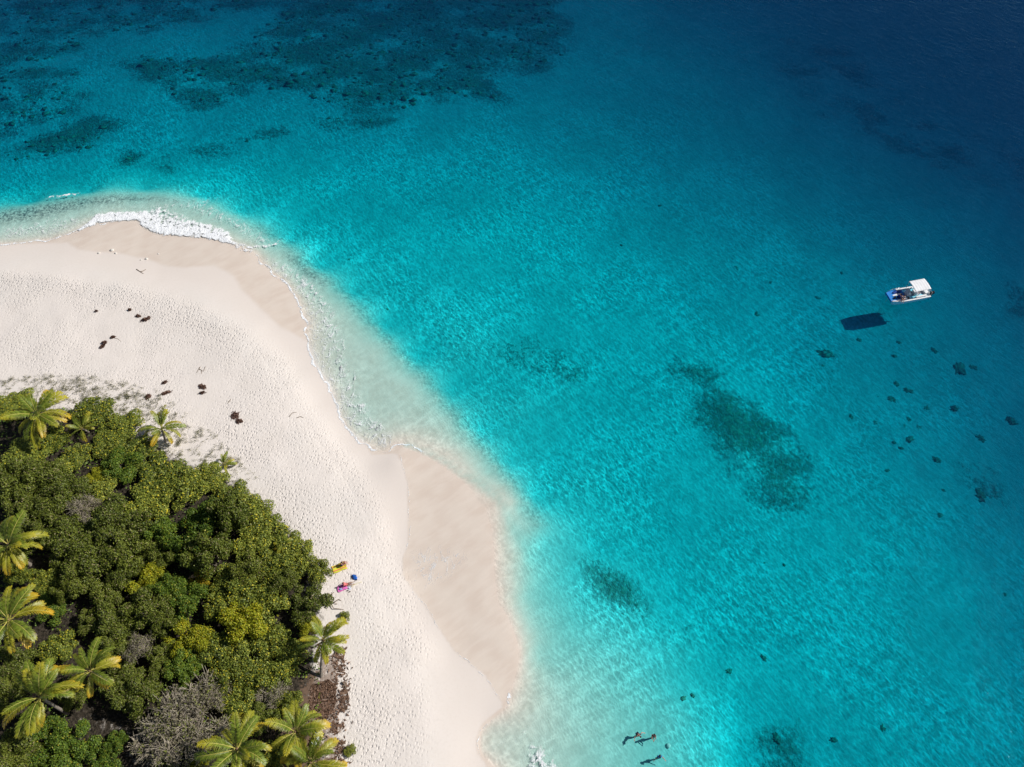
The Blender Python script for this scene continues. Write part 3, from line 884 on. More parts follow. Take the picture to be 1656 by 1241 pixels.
# low growth that fills the floor of the thicket
r = np.random.default_rng(12)
vp = atn(VEG, 1.6)
uc = np.stack([r.uniform(-75, -10, 60000), r.uniform(8, 80, 60000)], 1)
uc = uc[inside(uc, vp)]
uc = uc[(sdf(uc, atn(CLEAR, 1.8)) > 0.5) & (r.random(len(uc)) < sstep(fbm(uc[:, 0] * 0.35, uc[:, 1] * 0.35, 71), 0.36, 0.62))]
uz = 0.15 + 0.9 * fbm(uc[:, 0] * 0.6, uc[:, 1] * 0.6, 72) * np.clip(-sdf(uc, vp) / 2.5, 0.15, 1) * (0.5 + 0.5 * r.random(len(uc)))
V, Fc = leaves_np(r, np.column_stack([uc, height(uc) + uz]), np.tile([0, 0, 1.0], (len(uc), 1)), 0.20, 1.2, 0.8)
uo = link_mesh("undergrowth", leaf_mesh("undergrowth", V, Fc, r), M_LEAF['dark'])
tag(uo, "low green undergrowth covering the ground between the thicket's shrubs", "undergrowth", kind="stuff")

# ------------------------------------------------------------------ coconut palms
def frond_mat(name, base, tip):
    m, g, out = new_mat(name)
    c = g.mix(g.ramp(g.attr("var"), 0.0, 1.0), tuple(x * 0.72 for x in base), tuple(x * 1.3 for x in base))
    rnd = g.n("ShaderNodeObjectInfo").outputs["Random"]
    f = g.math('ADD', g.attr("odd"), g.math('MULTIPLY', g.math('SUBTRACT', rnd, 0.6), 0.5))
    c = g.mix(g.ramp(f, 0.45, 1.0), c, tip)
    b = g.n("ShaderNodeBsdfPrincipled", None, Base_Color=c, Roughness=0.42)
    t = g.n("ShaderNodeBsdfTranslucent", None, Color=c)
    mx = g.n("ShaderNodeMixShader", None, i0=0.3, i1=b.outputs[0], i2=t.outputs[0])
    g.nt.links.new(mx.outputs[0], out.inputs[0])
    return m
M_FROND = [frond_mat("green_frond", (0.185, 0.245, 0.026), (0.50, 0.43, 0.03)),
           frond_mat("yellowing_frond", (0.31, 0.31, 0.026), (0.66, 0.42, 0.03)),
           frond_mat("dry_frond", (0.28, 0.15, 0.06), (0.33, 0.19, 0.09))]
M_RACHIS = simple("frond_midrib", (0.42, 0.38, 0.09), 0.5, 0.15, 6.0)
M_RACHIS_DRY = simple("dry_midrib", (0.30, 0.20, 0.11), 0.7, 0.2, 6.0)
M_PALMBARK = simple("palm_bark", (0.25, 0.215, 0.18), 0.9, 0.3, 7.0)
M_HUSK = simple("palm_husk", (0.20, 0.13, 0.07), 0.95, 0.3, 9.0)
M_NUT = simple("coconut_green", (0.22, 0.22, 0.04), 0.5, 0.25, 5.0)

def frond_proto(rise, droop, seed, dry=False):
    """unit frond along +X; returns (leaflets mesh, midrib mesh)"""
    r = np.random.default_rng(seed)
    n = 26
    t = np.linspace(0, 1, n)
    sway = 0.10 * (r.random() - 0.5)
    ang = rise - droop * t ** 1.35
    dx = np.cos(ang) / (n - 1)
    dz = np.sin(ang) / (n - 1)
    x, z = np.concatenate([[0], np.cumsum(dx[:-1])]), np.concatenate([[0], np.cumsum(dz[:-1])])
    y = sway * t ** 2
    rach = np.stack([x, y, z], 1)
    V, Fc, var, odd = [], [], [], []
    N = 62
    for i in range(N):
        u = 0.16 + 0.83 * i / (N - 1)
        k = u * (n - 1)
        j = min(n - 2, int(k))
        p = rach[j] + (rach[j + 1] - rach[j]) * (k - j)
        tg = rach[j + 1] - rach[j]
        tg /= np.linalg.norm(tg)
        side = np.cross((0, 0, 1), tg)
        side /= np.linalg.norm(side) + 1e-9
        up = np.cross(tg, side)
        L = 0.195 * (math.sin(math.pi * min(1, (u - 0.06) * 1.02)) ** 0.55) * (0.78 + 0.4 * r.random())
        w = 0.0082
        for sgn in (-1, 1):
            if r.random() < (0.4 if dry else 0.10): continue
            d1 = tg * 0.72 + side * sgn * 0.70 + up * (0.30 + 0.1 * r.normal()) + np.array([0, 0.12, 0])
            d1 /= np.linalg.norm(d1)
            m_ = p + d1 * L * 0.55
            d2 = d1 + np.array([0, 0, -0.75 - 0.35 * droop * 0.4])
            d2 /= np.linalg.norm(d2)
            e = m_ + d2 * L * 0.45
            wv = np.cross(d1, up)
            wv /= np.linalg.norm(wv) + 1e-9
            b0 = len(V)
            V += [p - wv * w * 0.5, p + wv * w * 0.5, m_ + wv * w, m_ - wv * w, e + wv * w * 0.25, e - wv * w * 0.25]
            Fc += [(b0, b0 + 1, b0 + 2, b0 + 3), (b0 + 3, b0 + 2, b0 + 4, b0 + 5)]
            q = r.random()
            var += [q] * 6
            odd += [u * 0.75] * 3 + [u * 0.75 + 0.1] * 1 + [u * 0.75 + 0.22] * 2
    me = mesh_np("frond", np.array(V), np.array(Fc))
    add_attr(me, "var", var)
    add_attr(me, "odd", odd)
    rv, rf_ = tube_np(rach + np.array([0, 0, 0.002]), 0.012 * (1 - t * 0.85) + 0.0015, 5)
    return me, mesh_np("midrib", rv, rf_, True)

FRONDS = {}
for nm, rise, droop, mat in (("spear", 1.30, 0.35, 0), ("young", 1.05, 1.00, 0), ("mid", 0.72, 1.35, 0), ("wide", 0.42, 1.45, 1), ("old", 0.05, 1.25, 1), ("dead", -0.75, 0.75, 2)):
    FRONDS[nm] = []
    for i in range(2):
        a, b = frond_proto(rise, droop, 900 + 7 * i + len(FRONDS), nm == "dead")
        a.materials.append(M_FROND[mat])
        b.materials.append(M_RACHIS if mat < 2 else M_RACHIS_DRY)
        FRONDS[nm].append((a, b))

def palm(px, py, h, L, n, label, base=None, yaw=0.0, dead=1, nuts=True, wind=0.35):
    top = ground(px, py, h)
    ht = top.z + h
    if base is None:
        bx, by = top.x + rng.uniform(-0.5, 0.5), top.y + rng.uniform(-0.4, 0.4)
    else:
        q = ground(*base)
        bx, by = q.x, q.y
    b = Vector((bx, by, gz(bx, by)))
    o = empty("coconut_palm", b)
    tag(o, label, "palm tree", "coconut palms of the islet")
    rel = Vector((top.x, top.y, ht)) - b
    pts, rad = [], []
    m = max(6, int(h * 5))
    for i in range(m + 1):
        t = i / m
        s = t ** 1.25
        pts.append((rel.x * s, rel.y * s, -0.25 + (rel.z + 0.25) * t))
        rad.append((0.17 - 0.05 * t + 0.10 * max(0, 1 - t * 7) + (0.012 if i % 2 else 0)) * (0.75 + 0.06 * min(h, 5)))
    v, f = tube_np(pts, rad, 9)
    link_mesh("trunk", mesh_np("trunk", v, f, True), M_PALMBARK, o)
    # the fibrous heart that holds the fronds
    bm = bmesh.new()
    bmesh.ops.create_icosphere(bm, subdivisions=2, radius=1)
    for vv in bm.verts:
        k = 1 + 0.15 * math.sin(vv.co.x * 9 + vv.co.y * 7)
        vv.co = Vector((vv.co.x * 0.20 * k, vv.co.y * 0.20 * k, vv.co.z * 0.34))
    heart = bm_obj("heart", bm, M_HUSK, o, True)
    heart.location = rel + Vector((0, 0, 0.05))
    heart.scale = (L / 4.5,) * 3
    n += 6
    for i in range(n):
        t = (i + 0.5) / n
        nm = "spear" if i == 0 else "young" if t < 0.28 else "mid" if t < 0.55 else "wide" if t < 0.82 else "old"
        th = yaw + i * 2.399963 + rng.uniform(-0.5, 0.5)
        # the trade wind pushes the fronds away from the sunny side of the crown
        th -= wind * math.sin(th - math.pi * 0.25)
        _frond(o, nm, rel, th, 0.93 * L * rng.uniform(0.72, 1.08) * (0.72 if nm == "spear" else 1.0), i)
    for i in range(dead):
        _frond(o, "dead", rel - Vector((0, 0, 0.1)), yaw + 1.1 + i * 2.2, L * rng.uniform(0.55, 0.75), i)
    if nuts and h > 3:
        for i in range(4):
            bm = bmesh.new()
            bmesh.ops.create_icosphere(bm, subdivisions=2, radius=0.13)
            for vv in bm.verts: vv.co.z *= 1.25 - 0.2 * vv.co.z / 0.13
            nut = bm_obj("coconut", bm, M_NUT, o, True)
            a = yaw + i * 1.7
            nut.location = rel + Vector((0.27 * math.cos(a), 0.27 * math.sin(a), -0.18))
    return o

def _frond(o, nm, rel, th, L, i):
    a, b = FRONDS[nm][i % 2]
    fo = link_mesh("frond", a, None, o)
    fo.location = rel + Vector((0.10 * math.cos(th), 0.10 * math.sin(th), 0.10))
    fo.rotation_euler = (rng.uniform(-0.5, 0.5), rng.uniform(-0.22, 0.26), th)
    fo.scale = (L, L * rng.uniform(0.95, 1.2), L)
    link_mesh("midrib", b, None, fo)

palm(60, 672, 3.6, 4.3, 16, "big coconut palm at the grassy edge, nearest the picture's corner of sand", (50, 705), 0.3)
palm(133, 694, 1.0, 2.3, 8, "stunted yellowing palm beside the big palm at the grassy edge", None, 1.0, 1, False)
palm(262, 694, 2.2, 3.0, 12, "lone small palm where the grass meets the thicket", (268, 715), 0.6, 1, False)
palm(362, 752, 0.6, 1.7, 8, "seedling palm on the open sand above the sea-grape belt", None, 0.2, 1, False)
palm(14, 882, 5.2, 4.3, 15, "coconut palm cut by the picture's edge, upper of the two edge palms", None, 0.9)
palm(14, 1004, 5.4, 4.5, 16, "coconut palm cut by the picture's edge, lower of the two edge palms", None, 0.1)
palm(146, 1086, 5.0, 3.4, 13, "slender palm with a small crown beside the big lower palm", None, 1.7)
palm(66, 1128, 6.0, 4.2, 17, "big lower palm with yellowing fronds above the feathery green bushes", None, 0.5)
palm(523, 1036, 4.0, 3.3, 14, "leaning palm with its bare trunk showing at the sand edge", (519, 1094), 0.4, 2)
palm(384, 1212, 5.4, 4.1, 17, "broad lower palm with many golden-tipped fronds beside the bare shrubs", None, 0.8)
palm(478, 1184, 3.8, 3.5, 13, "upper of the twin palms at the bottom sand edge", (484, 1216), 1.3)
palm(503, 1234, 3.4, 3.7, 13, "lower of the twin palms, cut by the bottom edge", None, 0.0)
palm(458, 881, 1.7, 1.3, 7, "tiny yellow palm poking out of the sea-grape belt", None, 0.7, 0, False)

# ------------------------------------------------------------------ beach grass
GRASS = [(-20, 620), (40, 608), (110, 604), (180, 612), (250, 628), (300, 660), (345, 700), (390, 740), (430, 790), (395, 790), (330, 755), (270, 735), (220, 690), (150, 660), (70, 640), (-20, 660)]
DENSE = [(60, 615), (150, 618), (220, 640), (250, 680), (190, 680), (120, 655), (60, 640)]
gp, dpoly = atn(GRASS, 1.4), atn(DENSE, 1.4)
r = np.random.default_rng(5)
cand = np.stack([r.uniform(gp[:, 0].min(), gp[:, 0].max(), 9000), r.uniform(gp[:, 1].min(), gp[:, 1].max(), 9000)], 1)
dens = np.where(inside(cand, dpoly), 0.8, 0.42) * sstep(fbm(cand[:, 0] * 0.6, cand[:, 1] * 0.6, 11), 0.30, 0.62)
cand = cand[inside(cand, gp) & (r.random(len(cand)) < dens)]
V, Fc, var = [], [], []
cz = height(cand)
for (x, y), z in zip(cand, cz):
    nbld = r.integers(6, 13)
    s = r.uniform(0.22, 0.46)
    for k in range(nbld):
        th = r.uniform(0, 6.28)
        lean = r.uniform(0.3, 1.0)
        d = np.array([math.cos(th) * lean - 0.45, math.sin(th) * lean - 0.1, 0.8])
        d /= np.linalg.norm(d)
        p = np.array([x + r.normal(0, 0.13), y + r.normal(0, 0.13), z - 0.02])
        e = p + d * s * r.uniform(0.6, 1.1)
        e2 = e + (d * 0.4 + np.array([-0.25, 0, -0.35])) * s * 0.6
        wv = np.cross(d, (0.3, 0.9, 0.2))
        wv *= 0.017 / np.linalg.norm(wv)
        b0 = len(V)
        V += [p - wv, p + wv, e + wv, e - wv, e2 + wv * 0.2, e2 - wv * 0.2]
        Fc += [(b0, b0 + 1, b0 + 2, b0 + 3), (b0 + 3, b0 + 2, b0 + 4, b0 + 5)]
        var += [r.random()] * 6
me = mesh_np("beach_grass", np.array(V), np.array(Fc))
add_attr(me, "var", var)
add_attr(me, "odd", r.random(len(V)))
M_GRASS = leaf_mat("beach_grass_blade", (0.15, 0.16, 0.05), (0.24, 0.25, 0.08), (0.36, 0.34, 0.15), (0.42, 0.34, 0.20), 0.3)
go = link_mesh("beach_grass", me, M_GRASS)
tag(go, "sparse wind-blown grass tufts on the white sand above the thicket", "grass", kind="stuff")

# ------------------------------------------------------------------ foam
m_foam, g, out = new_mat("sea_foam")
pos = g.n("ShaderNodeNewGeometry").outputs["Position"]
flat = g.n("ShaderNodeVectorMath", {"operation": 'MULTIPLY'}, i0=pos, i1=(1, 1, 0)).outputs[0]
fa = g.attr("foam")
n1 = g.noise(flat, 1.5, 5.0, 0.68, 0.5)
rg = g.math('ABSOLUTE', g.math('SUBTRACT', g.noise(g.streak(flat, R(75), 2.2), 1.0, 3.0, 0.55, 0.5), 0.5))
lace = g.ramp(rg, 0.0, 0.045, 1.0, 0.0)
solid = g.ramp(g.math('ADD', fa, g.math('MULTIPLY', g.math('SUBTRACT', n1, 0.5), 2.4)), 0.50, 0.95)
web = g.math('MULTIPLY', g.math('MULTIPLY', lace, g.ramp(n1, 0.35, 0.65, 0.25, 1.0)), g.ramp(fa, 0.02, 0.45, 0.0, 0.85))
al = g.math('MAXIMUM', solid, web)
nb2 = g.bump(g.noise(flat, 3.5, 3.0, 0.7), 1.0, 0.12)
df = g.n("ShaderNodeBsdfDiffuse", None, Color=(0.86, 0.88, 0.90), Normal=nb2)
tp = g.n("ShaderNodeBsdfTransparent")
mx = g.n("ShaderNodeMixShader", None, i0=al, i1=tp.outputs[0], i2=df.outputs[0])
g.nt.links.new(mx.outputs[0], out.inputs[0])

def water_z(Q):
    return np.maximum(0.0, height(Q))

def foam_sheet(name, poly, dens, soft, label, lift=0.02, bumpy=0.0, step=0.3, grad=None):
    pg = atn(poly, 0.0)
    ax = np.arange(pg[:, 0].min() - 0.5, pg[:, 0].max() + 0.5, step)
    ay = np.arange(pg[:, 1].min() - 0.5, pg[:, 1].max() + 0.5, step)
    Q, Fq, _ = sheet(ax, ay)
    sd = sdf(Q, pg)
    f = dens * (1 - sstep(sd, -soft, 0.25))
    if grad is not None: f = f * grad(Q)
    keepf = (sd[Fq] < 0.25).any(1)
    Fq = Fq[keepf]
    used, inv = np.unique(Fq, return_inverse=True)
    Q, f = Q[used], f[used]
    z = water_z(Q) + lift + bumpy * f * fbm(Q[:, 0] * 1.3, Q[:, 1] * 1.3, 15)
    me = mesh_np(name, np.column_stack([Q, z]), inv.reshape(-1, 4), True)
    add_attr(me, "foam", f)
    o = link_mesh(name, me, m_foam)
    return tag(o, label, "foam", kind="stuff")

def resample(L, step):
    L = np.asarray(L, float)
    d = np.concatenate([[0], np.cumsum(np.hypot(*(L[1:] - L[:-1]).T))])
    t = np.arange(0, d[-1], step)
    return np.stack([np.interp(t, d, L[:, 0]), np.interp(t, d, L[:, 1])], 1)

def foam_ribbon(lines, name, label):
    V, Fc, A = [], [], []
    for pts, width, dens in lines:
        C = resample(atn(pts, 0.0), 0.22)
        for _ in range(6):
            C[1:-1] = (C[:-2] + 2 * C[1:-1] + C[2:]) / 4
        n = len(C)
        T = np.gradient(C, axis=0)
        T /= np.linalg.norm(T, axis=1, keepdims=True) + 1e-9
        Nn = np.stack([T[:, 1], -T[:, 0]], 1)
        arc = np.arange(n) * 0.22
        seed = rng.randrange(1000)
        C = C + Nn * ((fbm(arc * 0.5, arc * 0 + seed, seed, 3) - 0.5) * 1.3)[:, None]
        ww = width * (0.35 + 1.3 * fbm(arc * 0.7, arc * 0 + 3.3, seed + 1, 3))
        taper = np.minimum(1, np.minimum(arc, arc[::-1]) / 1.2)
        b0 = len(V)
        for i in range(n):
            for k, off in enumerate((-1, -0.5, 0, 0.5, 1)):
                q = C[i] + Nn[i] * off * ww[i]
                V.append((q[0], q[1], 0))
                A.append(dens * taper[i] * (1, 1.0, 0.85, 0.45, 0.0)[k] if k else 0.0)
        for i in range(n - 1):
            for k in range(4):
                a = b0 + i * 5 + k
                Fc.append((a, a + 1, a + 6, a + 5))
    V = np.array(V)
    V[:, 2] = water_z(V[:, :2]) + 0.03
    me = mesh_np(name, V, np.array(Fc), True)
    add_attr(me, "foam", A)
    return tag(link_mesh(name, me, m_foam), label, "foam", kind="stuff")

SURF = [(120, 380), (142, 369), (159, 363), (185, 360), (222, 358), (226, 365), (242, 375), (261, 382), (294, 384), (326, 386), (348, 391), (370, 396), (392, 407), (411, 411),
        (409, 405), (390, 399), (378, 390), (372, 374), (348, 364), (316, 357), (290, 344), (261, 334), (242, 340), (213, 341), (185, 342), (159, 343), (148, 353), (128, 370)]
SURF_LINE = atn(SWASH[4:16], 0.0)
foam_sheet("surf_foam", SURF, 1.15, 0.6, "white breaking surf foam at the sand spit's tip", 0.05, 0.22, 0.25, lambda Q: np.clip(1.05 - seg_dist(Q, SURF_LINE) / 8.5, 0, 1))
WISP = [(140, 345), (200, 332), (270, 322), (330, 318), (365, 316), (350, 330), (390, 350), (440, 380), (462, 392), (440, 402), (400, 398), (372, 372), (300, 345), (220, 342)]
foam_sheet("thin_foam", WISP, 0.38, 2.0, "thin wispy foam trailing behind the breaking surf", 0.025, 0.0, 0.4)
LACE = [(0, 394), (60, 390), (118, 376), (150, 362), (140, 345), (70, 352), (0, 366)]
foam_sheet("lacy_foam", LACE, 0.34, 1.6, "lacy foam over the shallow water at the picture's edge", 0.03, 0.0, 0.4)
LACE2 = SWASH[14:35] + [(640, 700), (600, 660), (570, 610), (560, 560), (545, 500), (510, 455), (470, 425), (440, 415)]
foam_sheet("lacy_foam", LACE2, 0.40, 1.2, "lacy foam lines over the swash below the surf", 0.03, 0.0, 0.35)
FILM = [(655, 890), (700, 875), (745, 880), (770, 900), (740, 935), (690, 965), (665, 945)]
foam_sheet("lacy_foam", FILM, 0.30, 1.6, "faint foam streaks on the draining wet sand", 0.02, 0.0, 0.35)
END = [(850, 1200), (868, 1196), (900, 1225), (930, 1260), (850, 1262), (846, 1230)]
foam_sheet("surf_foam", END, 0.74, 1.4, "small foam patch at the bottom edge of the beach", 0.03, 0.08, 0.25)
foam_ribbon([(SWASH[0:7], 0.22, 0.95), (SWASH[14:34], 0.24, 1.0), (SWASH[33:38], 0.16, 0.9),
             ([(640, 731), (652, 751), (660, 781), (661, 851), (660, 884), (652, 902)], 0.07, 0.62),
             ([(652, 934), (664, 949), (683, 973), (702, 1004), (716, 1026)], 0.06, 0.55), ([(735, 1054), (760, 1073), (782, 1090), (798, 1114), (816, 1140)], 0.07, 0.6),
             ([(817, 1146), (820, 1136), (826, 1120), (831, 1106)], 0.30, 0.95), ([(800, 1158), (782, 1175), (774, 1197), (776, 1216), (787, 1230)], 0.08, 0.6),
             ([(545, 640), (555, 618), (546, 585), (560, 560), (556, 540)], 0.12, 0.7), ([(550, 690), (556, 650), (575, 610), (570, 590)], 0.10, 0.7),
             ([(604, 728), (603, 710), (612, 690), (628, 680)], 0.13, 0.8), ([(612, 728), (612, 714), (622, 700), (640, 694)], 0.10, 0.75), ([(622, 728), (630, 722), (634, 712), (626, 708)], 0.10, 0.8),
             ([(595, 716), (590, 700), (596, 676)], 0.10, 0.7), ([(580, 712), (570, 695), (566, 670)], 0.10, 0.65),
             ([(800, 1210), (830, 1195), (850, 1182), (866, 1172)], 0.10, 0.6),
             ([(376, 394), (400, 401), (425, 399), (440, 396), (452, 390), (458, 388)], 0.42, 0.85), ([(70, 322), (95, 318), (118, 315), (132, 314)], 0.30, 0.9), ([(0, 336), (15, 334)], 0.15, 0.7)],
            "foam_line", "thin white foam lines left where the swash stops on the sand")

# ------------------------------------------------------------------ mesh helpers for the small things
def box(bm, x0, x1, y0, y1, z0, z1):
    v = [bm.verts.new((x, y, z)) for x in (x0, x1) for y in (y0, y1) for z in (z0, z1)]
    for q in ((0, 1, 3, 2), (4, 6, 7, 5), (0, 4, 5, 1), (2, 3, 7, 6), (0, 2, 6, 4), (1, 5, 7, 3)):
        bm.faces.new([v[i] for i in q])
    return v

def soften(bm, w, seg=2):
    bmesh.ops.recalc_face_normals(bm, faces=bm.faces)
    bmesh.ops.bevel(bm, geom=list(bm.edges), offset=w, segments=seg, affect='EDGES', profile=0.6)

def loft(bm, rings):
    R_ = [[bm.verts.new(p) for p in ring] for ring in rings]
    k = len(R_[0])
    for a, b in zip(R_[:-1], R_[1:]):
        for i in range(k):
            bm.faces.new((a[i], a[(i + 1) % k], b[(i + 1) % k], b[i]))
    bm.faces.new(R_[0][::-1])
    bm.faces.new(R_[-1])
    bmesh.ops.recalc_face_normals(bm, faces=bm.faces)

def tube_bm(bm, pts, rad, sides=8):
    rads = rad if hasattr(rad, '__len__') else [rad] * len(pts)
    v, f = tube_np(pts, rads, sides)
    vs_ = [bm.verts.new(p) for p in v]
    for q in f: bm.faces.new([vs_[i] for i in q])
    bm.faces.new(vs_[:sides][::-1])
    bm.faces.new(vs_[-sides:])

def lump(name, mat, size, seed, rough=0.3, sub=3, freq=2.2):
    bm = bmesh.new()
    bmesh.ops.create_icosphere(bm, subdivisions=sub, radius=1)
    r = random.Random(seed)
    o3 = [r.uniform(-9, 9) for _ in range(3)]
    from mathutils import noise as mn
    for v in bm.verts:
        k = 1 + rough * mn.fractal(v.co * freq + Vector(o3), 0.7, 2.0, 4)
        v.co = Vector((v.co.x * size[0] * k, v.co.y * size[1] * k, v.co.z * size[2] * k))
    for f in bm.faces: f.smooth = True
    me = bpy.data.meshes.new(name)
    bm.to_mesh(me)
    bm.free()
    me.materials.append(mat)
    return me

# ------------------------------------------------------------------ coral heads and reef growth on the sea floor
M_CORAL = simple("dark_coral", (0.19, 0.20, 0.145), 0.95, 0.6, 2.5)
CORAL_ME = [lump("coral_head", M_CORAL, (1.0, 0.85, 0.26), 40 + i, 0.95, 3, 2.8) for i in range(5)]
def coral(px, py, rpx, label, group=None):
    p = ground(px, py)
    s = rpx / (FOC / (CAM_H / (SP + (py - 620.5) / FOC * CP))) * 0.80
    o = link_mesh("coral_head", CORAL_ME[rng.randrange(5)])
    o.location = (p.x, p.y, p.z)
    o.rotation_euler = (0, 0, rng.random() * 6.28)
    o.scale = (s * rng.uniform(0.9, 1.25), s * rng.uniform(0.8, 1.0), max(0.2, s * 0.7))
    tag(o, label, "coral head", group or "coral heads on the pale sea floor")
coral(1334, 573, 12, "ragged dark coral head on the sea floor just below the boat's shadow")
coral(1550, 596, 15, "largest dark coral head, below the boat on the blue sea floor")
coral(1571, 594, 8, "dark coral head touching the largest one below the boat")
coral(1585, 802, 14, "broad blurred coral head near the sun glints")
coral(1585, 709, 10, "upright blurred coral patch between the boat and the sun glints")
coral(1635, 681, 10, "blurred coral head beside the glints at the picture's edge")
coral(1190, 433, 6, "coral head alone between the boat's shadow and the spit's tip")
coral(1224, 510, 7, "flat coral head alone above the long dark weed streak")
ORD = ["first", "second", "third", "fourth", "fifth", "sixth", "seventh", "eighth", "ninth", "tenth"]
SCAT = [(1330, 592, 4), (1345, 602, 5), (1316, 628, 4), (1446, 576, 5), (1453, 554, 5), (1510, 567, 7), (1449, 621, 6), (1468, 632, 7), (1439, 645, 8), (1417, 640, 6), (1498, 661, 7), (1544, 661, 8),
        (1469, 678, 6), (1415, 684, 6), (1461, 689, 6), (1484, 692, 7), (1470, 711, 8), (1446, 716, 4), (1457, 725, 4), (1514, 744, 8), (1435, 761, 4), (1560, 772, 6), (1525, 793, 4), (1519, 834, 6), (1389, 550, 5), (1376, 674, 4)]
for row, (y0, y1) in zip(("top", "second", "third", "fourth", "fifth", "sixth", "bottom"), ((0, 580), (580, 612), (612, 650), (650, 686), (686, 720), (720, 766), (766, 999))):
    for k, (x, y, r_) in enumerate(sorted(q for q in SCAT if y0 <= q[1] < y1)):
        coral(x, y, r_, ORD[k] + " small coral head from the beach in the " + row + " row below the boat", "small coral heads scattered below the boat")
for k, (x, y, r_) in enumerate([(1005, 397, 3), (1067, 333, 4), (1246, 457, 3), (1322, 482, 4), (1361, 442, 3)]):
    coral(x, y, r_, ORD[k] + " tiny coral head on the open floor going from spit to boat", "tiny coral heads between the boat and the spit")
for k, (x, y, r_) in enumerate([(564, 420, 3), (587, 454, 4), (626, 500, 3)]):
    coral(x, y, r_, ORD[k] + " tiny stone down the smooth turquoise floor beside the swash", "tiny stones on the floor near the beach")
for k, (x, y, r_) in enumerate(sorted([(1104, 1130, 5), (1120, 1125, 4), (1178, 1086, 6), (1235, 1064, 5), (1255, 1193, 8), (1427, 1177, 7), (1349, 1197, 6), (1268, 914, 3), (1236, 911, 3), (1625, 962, 4)])):
    coral(x, y, r_, ORD[k] + " small coral head from the beach on the lower rippled sea floor", "coral heads of the lower sea")

M_REEF = simple("reef_growth", (0.17, 0.195, 0.12), 0.95, 0.6, 1.4)
ico = bmesh.new()
bmesh.ops.create_icosphere(ico, subdivisions=1, radius=1)
iv = np.array([v.co[:] for v in ico.verts])
ifc = np.array([[v.index for v in f.verts] for f in ico.faces])
ico.free()
r = np.random.default_rng(31)
strong = np.where((reef_n > 0.42) & (Z < -1.2) & (np.abs(P[:, 0]) < 124) & (P[:, 1] > 0) & (P[:, 1] < 181) & (P[:, 0] < 30) & (P[:, 1] > 95))[0]
pick = r.choice(strong, min(1500, len(strong)), replace=False)
sz = 0.18 + 0.4 * r.random(len(pick)) ** 2
jig = 1 + 0.35 * r.normal(0, 1, (len(pick), len(iv), 1))
VV = (iv[None] * jig * sz[:, None, None] * np.array([1.3, 1.0, 0.32]) + np.column_stack([P[pick], Z[pick]])[:, None, :]).reshape(-1, 3)
FF = (ifc[None] + (np.arange(len(pick)) * len(iv))[:, None, None]).reshape(-1, 3)
ro = link_mesh("reef_growth", mesh_np("reef_growth", VV, FF, True), M_REEF)
tag(ro, "dark reef and weed growth in patches on the sea floor", "reef", kind="stuff")

# ------------------------------------------------------------------ drift on the beach
M_WEED = leaf_mat("dried_seaweed", (0.075, 0.036, 0.026), (0.13, 0.068, 0.048), (0.21, 0.12, 0.085), None, 0, 0.05)
M_DRIFT = simple("driftwood", (0.21, 0.16, 0.12), 0.9, 0.35, 6.0)
M_BLEACH = simple("bleached_wood", (0.62, 0.58, 0.52), 0.85, 0.2, 6.0)
M_STONE = simple("white_coral_stone", (0.66, 0.63, 0.58), 0.9, 0.2, 4.0)

def weed(px, py, w, d, label, seed, rz=0.3):
    r = np.random.default_rng(seed)
    w, d = w * 0.62, d * 0.62
    p = ground(px, py)
    n = 420
    c = np.stack([r.normal(0, w * 0.36, n), r.normal(0, d * 0.36, n), np.zeros(n)], 1)
    blob = fbm(c[:, 0] * 3 + seed, c[:, 1] * 3, seed)
    c = c[blob > 0.40]
    n = len(c)
    c[:, 2] = 0.02 + np.abs(r.normal(0, 0.10, n)) * np.exp(-((c[:, 0] / w) ** 2 + (c[:, 1] / d) ** 2) * 2)
    V, Fc = leaves_np(r, c, np.tile([0, 0, 1.0], (n, 1)), 0.12, 2.4, 0.7)
    V[:, 2] = np.maximum(V[:, 2], 0.006)
    o = link_mesh("seaweed_clump", leaf_mesh("seaweed_clump", V, Fc, r), M_WEED)
    o.location = (p.x, p.y, p.z + 0.06)
    o.rotation_euler = (0, 0, rz)
    tag(o, label, "seaweed", "seaweed washed up on the beach")

weed(236, 517, 1.25, 0.55, "long brown seaweed clump, largest of three high on the beach", 1, 0.5)
weed(224, 512, 0.6, 0.35, "small brown seaweed clump beside the largest high on the beach", 2, -0.3)
weed(169, 555, 0.55, 0.45, "brown seaweed clump beside the one with a stick", 3)
weed(166, 561, 0.6, 0.35, "thin ragged seaweed clump just under its darker twin", 4, 0.9)
weed(183, 546, 0.5, 0.3, "small seaweed clump with a long stick trailing from it", 5)
weed(328, 626, 1.0, 0.6, "forked brown seaweed clump above the grass tufts", 6, -0.5)
weed(328, 636, 0.8, 0.35, "flat brown seaweed strip just below the forked clump", 7, 0.2)
weed(380, 673, 0.95, 1.0, "biggest round brown seaweed clump on the open sand above the seedling palm", 8)
weed(387, 682, 0.8, 0.6, "ragged brown seaweed tail beside the biggest round clump", 9, -0.3)
weed(240, 642, 0.6, 0.6, "round brown seaweed clump among the grass tufts", 10)
weed(269, 636, 1.0, 0.4, "long thin seaweed clump at the edge of the grass tufts", 11, 0.4)
weed(267, 619, 0.6, 0.3, "small tan seaweed strip just above the grass tufts", 12, 0.5)
weed(210, 502, 0.3, 0.25, "tiny dark seaweed knot, topmost on the dry beach", 13)
weed(156, 504, 0.35, 0.2, "tiny dark seaweed knot nearest the picture's edge on the dry beach", 14)

